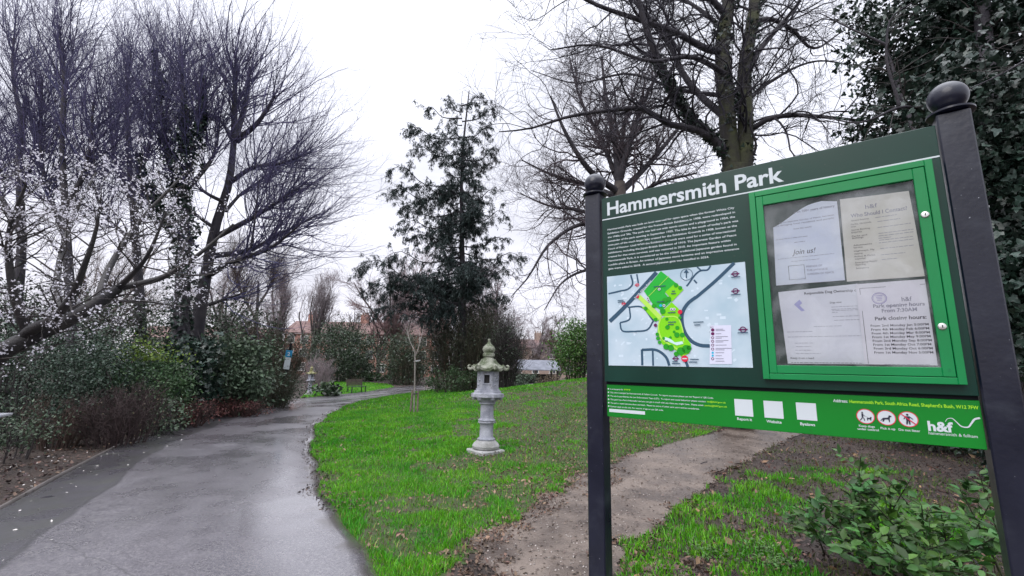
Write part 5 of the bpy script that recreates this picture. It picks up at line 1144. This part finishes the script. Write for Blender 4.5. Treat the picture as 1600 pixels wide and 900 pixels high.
# -- distant bare trees
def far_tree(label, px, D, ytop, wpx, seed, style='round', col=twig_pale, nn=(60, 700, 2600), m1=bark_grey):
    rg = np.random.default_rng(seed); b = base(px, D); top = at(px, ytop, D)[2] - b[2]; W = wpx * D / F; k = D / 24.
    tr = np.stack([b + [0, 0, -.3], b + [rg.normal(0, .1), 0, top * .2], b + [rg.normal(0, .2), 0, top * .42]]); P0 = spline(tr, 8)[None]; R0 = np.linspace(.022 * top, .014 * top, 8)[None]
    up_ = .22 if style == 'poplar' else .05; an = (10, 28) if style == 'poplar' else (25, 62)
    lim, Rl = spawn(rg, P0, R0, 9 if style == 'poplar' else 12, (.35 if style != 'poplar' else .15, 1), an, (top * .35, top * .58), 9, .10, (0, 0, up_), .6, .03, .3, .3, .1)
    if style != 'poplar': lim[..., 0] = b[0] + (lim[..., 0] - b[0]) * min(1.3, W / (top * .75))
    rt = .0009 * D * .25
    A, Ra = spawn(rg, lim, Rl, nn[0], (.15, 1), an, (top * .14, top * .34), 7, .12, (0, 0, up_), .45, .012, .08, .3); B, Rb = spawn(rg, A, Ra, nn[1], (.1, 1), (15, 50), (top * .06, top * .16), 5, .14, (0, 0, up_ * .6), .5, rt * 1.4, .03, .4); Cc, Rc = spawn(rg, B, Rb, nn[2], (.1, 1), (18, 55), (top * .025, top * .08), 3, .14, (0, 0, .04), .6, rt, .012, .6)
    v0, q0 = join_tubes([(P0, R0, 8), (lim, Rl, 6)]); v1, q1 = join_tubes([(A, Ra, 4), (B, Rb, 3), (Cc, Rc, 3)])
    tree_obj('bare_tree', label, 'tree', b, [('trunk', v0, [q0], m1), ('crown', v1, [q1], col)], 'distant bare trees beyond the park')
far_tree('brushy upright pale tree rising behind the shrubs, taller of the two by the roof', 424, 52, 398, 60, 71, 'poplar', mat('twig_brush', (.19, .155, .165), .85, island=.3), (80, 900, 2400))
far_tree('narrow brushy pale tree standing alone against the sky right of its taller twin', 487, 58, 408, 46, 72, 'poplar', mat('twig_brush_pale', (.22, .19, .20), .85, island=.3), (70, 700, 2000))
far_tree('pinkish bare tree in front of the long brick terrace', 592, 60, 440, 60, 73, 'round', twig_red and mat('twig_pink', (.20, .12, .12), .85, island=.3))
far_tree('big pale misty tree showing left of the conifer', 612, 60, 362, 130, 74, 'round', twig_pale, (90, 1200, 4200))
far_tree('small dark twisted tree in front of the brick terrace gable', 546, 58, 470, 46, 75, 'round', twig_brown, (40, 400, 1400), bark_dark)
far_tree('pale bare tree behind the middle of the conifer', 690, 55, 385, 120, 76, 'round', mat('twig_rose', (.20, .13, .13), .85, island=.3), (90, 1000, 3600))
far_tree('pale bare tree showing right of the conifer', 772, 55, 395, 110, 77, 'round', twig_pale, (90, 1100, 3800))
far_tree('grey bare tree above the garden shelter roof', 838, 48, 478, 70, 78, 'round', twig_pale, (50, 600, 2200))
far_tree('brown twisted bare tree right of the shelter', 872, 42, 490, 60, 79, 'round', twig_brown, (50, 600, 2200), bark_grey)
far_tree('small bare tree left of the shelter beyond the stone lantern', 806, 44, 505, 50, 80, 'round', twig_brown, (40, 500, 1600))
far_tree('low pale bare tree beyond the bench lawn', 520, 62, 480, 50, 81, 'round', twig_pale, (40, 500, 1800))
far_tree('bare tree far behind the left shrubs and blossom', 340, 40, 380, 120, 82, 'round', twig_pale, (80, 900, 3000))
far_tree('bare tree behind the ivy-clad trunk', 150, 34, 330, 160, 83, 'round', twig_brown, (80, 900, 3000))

# -- staked sapling
gsap = G(647, 645); D_ = gsap[1]
P_a = spline([gsap + [0, 0, -.1], at(648, 600, D_), at(648.5, 548, D_)], 10); sp = [P_a]
Rr = [np.linspace(.026, .02, 10)]
for pts in ([(648.5, 550), (640, 532), (634, 512), (628, 497)], [(649, 556), (656, 536), (655, 520), (642, 500)], [(640, 532), (637, 516), (640, 500)], [(656, 536), (660, 520), (662, 508)]):
    sp.append(spline([at(x, y, D_ + .1 * i) for i, (x, y) in enumerate(pts)], 10)); Rr.append(np.linspace(.014, .004, 10))
v, q = join_tubes([(np.stack(sp), np.stack(Rr), 7)])
st_ = thing('sapling', 'thin forked sapling tied to a short stake on the lawn', 'young tree', gsap)
mk('trunk', v, [q], mat('sapling_bark', (.16, .14, .13), .8, (.26, .24, .22), 12), st_, smooth=True, loc=gsap)
rg = np.random.default_rng(7)
A, Ra = spawn(rg, np.stack(sp[1:]), np.stack(Rr[1:]), 16, (.3, 1), (15, 40), (.25, .6), 5, .12, (0, 0, .05), .6, .003, .006, .5); v, q = join_tubes([(A, Ra, 4)]); mk('crown', v, [q], twig_pale, st_, loc=gsap)
mb = MB(); mb.tube([(-.12, .02, -.2), (-.085, .02, .62)], .03, 8); mb.tube([(.09, .02, -.2), (.08, .02, .60)], .028, 8); mb.build('stake', mat('stake_wood', (.13, .105, .085), .85, (.2, .16, .13), 9), st_)
for z_ in (.5, 1.42):
    mb = MB(); mb.lathe([(.045, z_), (.05, z_ + .02), (.045, z_ + .04)], 10, (.0, .0, 0)); mb.tube([(-.09, .02, z_), (0, -.04, z_ + .03), (.09, .02, z_ + .04)], .014, 6); mb.build('tie', mat('tie_strap', (.35, .35, .36) if z_ > 1 else (.05, .05, .05), .6), st_)

# ------------------------------------------------------------------ shrubs
def shrub(name, label, px, D, ytop, wpx, seed, leafm=None, n=3000, lsz=.08, tm=LEAF, twigm=twig_neutral, nt_=(24, 160, 0), depth=None, cat='shrub', nc=60, sig=None, inner=.45, zbot=.0, up=.5, extra=None, group=None, droop=.3, kind=None):
    rg = np.random.default_rng(seed); b = base(px, D); h = at(px, ytop, D)[2] - b[2]; W = wpx * D / F; dp = depth or W * .8; parts = []
    m_ = nt_[0]
    if m_:
        a = rg.uniform(0, 2 * math.pi, m_); r_ = rg.random(m_) ** .5; s0 = b + np.stack([np.cos(a) * W * .26 * r_, np.sin(a) * dp * .26 * r_, np.full(m_, -.05)], 1)
        en = b + np.stack([np.cos(a) * W * .46 * r_, np.sin(a) * dp * .46 * r_, h * (1 - .35 * r_ ** 2) * rg.uniform(.75, 1.05, m_)], 1)
        t_ = np.linspace(0, 1, 7)[None, :, None]; P = s0[:, None] * (1 - t_) + en[:, None] * t_; P = P + rg.normal(0, .035 * h, P.shape) * t_; R = np.linspace(.009, .003, 7)[None] * (1 + h * .4) * np.ones((m_, 1))
        lv = [(P, R, 5)]
        if nt_[1]: A, Ra = spawn(rg, P, R, nt_[1], (.15, 1), (20, 55), (h * .15, h * .4), 5, .16, (0, 0, .06), .5, .0035 + .00012 * D, .01, .4); lv.append((A, Ra, 3))
        if nt_[2]: B, Rb = spawn(rg, A, Ra, nt_[2], (.1, 1), (20, 60), (h * .06, h * .2), 4, .16, (0, 0, .04), .6, .0022 + .00012 * D, .005, .5); lv.append((B, Rb, 3))
        v, q = join_tubes(lv); parts.append(('stem', v, [q], twigm))
    if leafm and n:
        rad = np.array([W / 2, dp / 2, h * .5 * (1 - zbot)]); c = b + [0, 0, h * (.5 + zbot / 2)]
        p = clumps(rg, c, rad, nc, n, sig or .12 * min(W, h), inner); p[:, 2] = np.maximum(p[:, 2], H(p[:, 0], p[:, 1]) + .01); 
        V, Q = leaves(rg, p, lsz, tm, up, droop, .4)
        if extra:       # young growth of another colour on top
            em, f = extra; cz = V.reshape(-1, len(tm[0]), 3)[:, 0]; s_ = (cz[:, 2] > b[2] + h * f) & (vnoise(cz[:, 0] + 40, cz[:, 1] + 40 + cz[:, 2], .4, seed) > .35)
            mi = np.repeat(s_, len(tm[1])).astype(int); t = thing(name, label, cat, b, 0, group)
            for pn, v, fs, m in parts: mk(pn, v, fs, m, t, loc=b)
            mk('foliage', V, [Q], [leafm, em], t, mi=mi, loc=b); return t
        parts.append(('foliage', V, [Q], leafm))
    return tree_obj(name, label, cat, b, parts, group)
# bed on the left, front to back
shrub('twiggy_shrub', 'reddish brown leafless shrub at the front of the left bed', 206, 8.0, 598, 130, 101, leaf_tan, 160, .03, twigm=mat('twig_maroon', (.045, .028, .028), .8, island=.4), nt_=(46, 800, 3000), depth=1.3)
shrub('twiggy_shrub', 'low brown leafless shrub between the red twigs and the bed edge', 110, 7.7, 618, 100, 102, None, 0, twigm=twig_brown, nt_=(40, 400, 1400), depth=1.2)
shrub('leafy_shrub', 'low pale-leaved shrub in front of the left edge lectern', 40, 6.7, 618, 130, 103, leaf_grey, 1300, .045, nt_=(7, 70, 0), nc=50, inner=.1)
shrub('evergreen_shrub', 'feathery dark green bush under the blossom at far left', 60, 8.2, 498, 230, 104, leaf_box, 15000, .045, nt_=(20, 120, 0), nc=120, depth=2.2)
shrub('evergreen_shrub', 'dark green bush with yellow-green top beside the red twigs', 236, 9.6, 540, 112, 105, leaf_mid, 7500, .06, nt_=(20, 100, 0), nc=80, extra=(leaf_lime, .82))
shrub('evergreen_shrub', 'mid green feathery bush left of the yellow-topped one', 158, 9.2, 520, 120, 106, leaf_box, 8500, .05, nt_=(20, 100, 0), nc=80)
shrub('rhododendron', 'rounded grey-green broad-leaved shrub in the middle of the bed', 368, 12.6, 530, 110, 107, leaf_grey, 6500, .11, nt_=(26, 120, 0), nc=80, up=.9)
shrub('ivy_bush', 'dark ivy mound at the foot of the ivy-clad trunk', 296, 11.2, 520, 90, 108, leaf_ivy, 4000, .1, IVY, nt_=(10, 40, 0), nc=60)
shrub('twiggy_shrub', 'olive-brown dense twiggy shrub behind the marker post', 436, 17.6, 512, 76, 109, leaf_dark, 1500, .07, twigm=twig_olive, nt_=(70, 900, 3000), depth=1.6)
shrub('twiggy_shrub', 'brown and green twiggy shrub between rhododendron and marker post', 398, 15.6, 500, 84, 110, leaf_mid, 2200, .07, twigm=twig_brown, nt_=(60, 700, 2000))
shrub('twiggy_shrub', 'low dark shrub at the path side right below the marker post', 428, 14.6, 572, 110, 111, leaf_dark, 1900, .06, twigm=twig_olive, nt_=(50, 500, 1500), depth=1.2)
shrub('evergreen_shrub', 'tall dark leafy mass behind the rhododendron', 345, 17, 470, 170, 112, leaf_dark, 11000, .09, nt_=(20, 160, 0), nc=90)
shrub('evergreen_shrub', 'tall dark leafy mass behind the blossom tree trunk', 175, 13, 455, 210, 113, leaf_dark, 14000, .08, nt_=(20, 160, 0), nc=120)
shrub('evergreen_shrub', 'dark leafy mass at the left edge behind the feathery bush', 10, 12, 440, 220, 114, leaf_dark, 12000, .08, nt_=(20, 160, 0), nc=110)
shrub('twiggy_shrub', 'pale brown leafless shrub over the small distant lantern', 496, 33, 550, 56, 115, None, 0, twigm=twig_pale, nt_=(40, 500, 1400), depth=2.5)
shrub('evergreen_shrub', 'large dark rounded evergreen behind the bench', 530, 50, 508, 108, 116, leaf_dark, 15000, .2, nt_=(12, 60, 0), nc=120)
shrub('leafy_plant', 'dark broad-leaved clump right of the small distant lantern', 516, 28.5, 599, 42, 117, leaf_dark, 380, .28, nt_=(0, 0, 0), nc=40, inner=.1, depth=1.6)
shrub('bramble', 'low reddish undergrowth beside the timber edging', 300, 10.2, 622, 110, 118, dead_red, 1800, .05, twigm=twig_red, nt_=(60, 400, 900), depth=1.4, nc=80, inner=.1)
shrub('bramble', 'low reddish undergrowth before the rhododendron', 375, 12.0, 622, 110, 119, dead_red, 1800, .05, twigm=twig_red, nt_=(60, 400, 900), depth=1.4, nc=80, inner=.1)
shrub('leafy_shrub', 'small grey-green plant at the foot of the yellow-topped bush', 270, 9.0, 622, 60, 120, leaf_grey, 500, .07, nt_=(10, 60, 0), nc=26)
# beyond the lawns
shrub('evergreen_shrub', 'low green hedge beyond the bench lawn', 586, 54, 583, 52, 121, leaf_mid, 2600, .16, nt_=(0, 0, 0), nc=60, depth=2)
shrub('twiggy_shrub', 'low tan shrub behind the bench', 548, 51, 588, 40, 122, leaf_tan, 900, .12, twigm=twig_pale, nt_=(30, 300, 0), depth=1.6)
shrub('evergreen_shrub', 'dark low bush left of the thicket at the path bend', 640, 50, 562, 60, 123, leaf_dark, 5000, .14, nt_=(10, 60, 0), nc=70)
shrub('evergreen_shrub', 'dark low bush in front of the brick terrace', 556, 56, 556, 56, 137, leaf_dark, 8000, .2, nt_=(10, 60, 0), nc=70)
shrub('thicket', 'dark twiggy thicket left of the conifer trunk', 634, 46, 520, 84, 124, leaf_dark, 6500, .18, twigm=twig_olive, nt_=(80, 900, 2600), nc=70)
shrub('thicket', 'tall dark thicket around the conifer trunk', 712, 26, 478, 100, 125, leaf_dark, 4600, .11, twigm=twig_olive, nt_=(100, 1300, 3600), nc=80)
shrub('thicket', 'brown-green thicket behind the near stone lantern', 752, 24, 470, 100, 126, leaf_dark, 3600, .10, twigm=twig_olive, nt_=(100, 1300, 3600), nc=70)
shrub('thicket', 'dark upright-stemmed shrub right of the near stone lantern', 790, 22, 492, 56, 127, leaf_dark, 1600, .08, twigm=twig_neutral, nt_=(80, 900, 2400), depth=2)
shrub('evergreen_shrub', 'low leafy skirt of the thicket between sapling and lantern', 706, 22, 576, 90, 128, leaf_mid, 2600, .09, twigm=twig_olive, nt_=(40, 300, 0), nc=60, depth=1.6)
shrub('bamboo', 'bright green bushy shrub beside the left navy post', 902, 21, 500, 76, 129, leaf_bright, 6500, .12, nt_=(30, 200, 0), nc=90, cat='shrub', droop=.8)
shrub('bamboo', 'green bushy shrub hidden mostly behind the board', 962, 23, 505, 90, 130, leaf_mid, 5200, .12, nt_=(30, 200, 0), nc=90, droop=.8)
shrub('evergreen_shrub', 'low olive clipped shrub before the garden wall', 822, 31, 585, 48, 131, leaf_grey, 1800, .1, nt_=(10, 60, 0), nc=40, depth=1.8)
shrub('twiggy_shrub', 'low brown shrub right of the clipped one by the garden wall', 858, 30, 582, 40, 132, leaf_tan, 900, .09, twigm=twig_brown, nt_=(40, 400, 0), depth=1.8)
shrub('evergreen_shrub', 'dark bush between thicket and shelter', 796, 34, 560, 40, 133, leaf_dark, 2600, .13, nt_=(10, 60, 0), nc=50)
# behind the board and trail
shrub('evergreen_shrub', 'dark shrub under the right end of the board beyond the soil', 1480, 8.2, 560, 330, 134, leaf_dark, 9000, .09, nt_=(20, 160, 0), nc=130, depth=2)
shrub('evergreen_shrub', 'broad dark shrub hidden behind the board beyond the trail', 1250, 15, 520, 330, 135, leaf_dark, 8000, .12, nt_=(20, 160, 0), nc=130, depth=3)

shrub('evergreen_shrub', 'long dark evergreen mass far behind the board and forked tree', 1330, 30, 500, 620, 138, leaf_dark, 11000, .2, nt_=(20, 160, 0), nc=150, depth=3, inner=.2)
shrub('evergreen_shrub', 'dark evergreen mass closing the view behind the spreading tree', 1060, 34, 510, 260, 139, leaf_mid, 6000, .2, nt_=(20, 160, 0), nc=90, depth=3, inner=.2)
# -- laurel in the near right corner
def laurel():
    rg = np.random.default_rng(91); b = G(1440, 860); parts = []; P = []; R = []; lp = []; lo = []
    for (px, py, D) in ((1345, 712, 3.5), (1310, 740, 3.4), (1240, 790, 3.3), (1262, 810, 3.2), (1390, 760, 3.4), (1425, 745, 3.6), (1370, 730, 3.7), (1470, 800, 3.1), (1500, 765, 3.3), (1530, 740, 3.4), (1545, 790, 3.0), (1300, 800, 3.3), (1340, 820, 3.0), (1400, 830, 2.9), (1440, 790, 3.0), (1480, 850, 2.8), (1520, 860, 2.7), (1420, 875, 2.7), (1290, 775, 3.4), (1360, 780, 3.2), (1555, 840, 2.8), (1380, 860, 2.75), (1460, 900, 2.6), (1330, 760, 3.45), (1530, 900, 2.5), (1320, 850, 2.95)):
        tp = at(px, py, D); g = b + [rg.uniform(-.3, .5) + (tp[0] - b[0]) * .55, rg.uniform(-.2, .3) + (tp[1] - b[1]) * .4, 0]; g[2] = H(g[0], g[1]) - .03
        P.append(spline([g, (g + tp) / 2 + [0, 0, .04], tp], 8)); R.append(np.linspace(.008, .003, 8))
    P = np.stack(P); R = np.stack(R); A, Ra = spawn(rg, P, R, 190, (.15, .97), (30, 75), (.12, .36), 5, .12, (0, 0, .05), .6, .002, .004, .6)
    v, q = join_tubes([(P, R, 6), (A, Ra, 5)]); parts.append(('stem', v, [q], mat('laurel_stem', (.05, .06, .03), .7)))
    cs = []; T = []
    for PP in (P, A):
        for s in PP:
            n = 13 if PP is P else 7; t0 = .35 if PP is P else .1; tt = np.linspace(t0, 1, n) * (len(s) - 1.001); i = tt.astype(int)
            cs.append(s[i] + (s[i + 1] - s[i]) * (tt - i)[:, None]); T.append(s[i + 1] - s[i])
    cs = np.concatenate(cs); T = unit(np.concatenate(T)); n = len(cs)
    y = unit(T * .55 + unit(rg.normal(size=(n, 3)) * [1, 1, .35]) + [0, 0, .05]); z = unit(rg.normal(size=(n, 3)) * .45 + [0, -.25, 1]); z = unit(z - (z * y).sum(1, keepdims=True) * y); x = np.cross(y, z)
    Rm = np.stack([x, y, z], 2); s = .085 * rg.uniform(.5, 1.2, n); Vt, Ft = LAUREL; V = np.einsum('nij,kj->nki', Rm, Vt) * s[:, None, None] + cs[:, None]; Q = (np.arange(n)[:, None, None] * len(Vt) + np.asarray(Ft)[None]).reshape(-1, 3)
    parts.append(('foliage', V.reshape(-1, 3), [Q], leaf_laurel)); t = thing('laurel_bush', 'low glossy green leafy bush in the near corner under the board', 'shrub', b)
    for pn, v, fs, m in parts: mk(pn, v, fs, m, t, smooth=True, loc=b)
laurel()
# small green plants and tufts by the laurel
for i, (px, py, w_, lab) in enumerate(((1190, 862, .16, 'small clover-green weed by the trail edge'), (1215, 888, .14, 'tiny leafy weed nearest the bottom of the frame'), (1105, 868, .16, 'small weed rosette between the grass tufts'))):
    rg = np.random.default_rng(200 + i); b = G(px, py); p = b + np.stack([rg.normal(0, w_ * .5, 150), rg.normal(0, w_ * .5, 150), rg.uniform(.01, .07, 150)], 1); V, Q = leaves(rg, p, .028, LAUREL, 2.5, 0)
    t = thing('weed', lab, 'weed', b); mk('foliage', V, [Q], leaf_bright, t, loc=b)
# fallen sticks
for i, (a, b_, r_, lab) in enumerate((((1095, 727), (1105, 724), .006, 'short dark twig lying on the trail'), ((1500, 860), (1535, 895), .007, 'long brown stick lying under the laurel leaves'), ((255, 672), (288, 668), .012, 'dark stick lying across the timber edging'), ((60, 783), (85, 780), .012, 'small dark clod of wet leaves on the path'))):
    A_, B_ = G(*a), G(*b_); P = spline([A_ + [0, 0, .02], (A_ + B_) / 2 + [.01, 0, .03], B_ + [0, 0, .02]], 8); v, q = tubes(P[None], np.full((1, 8), r_), 6); tag(mk('stick', v, [q], bark_dark, loc=A_), lab, 'stick')
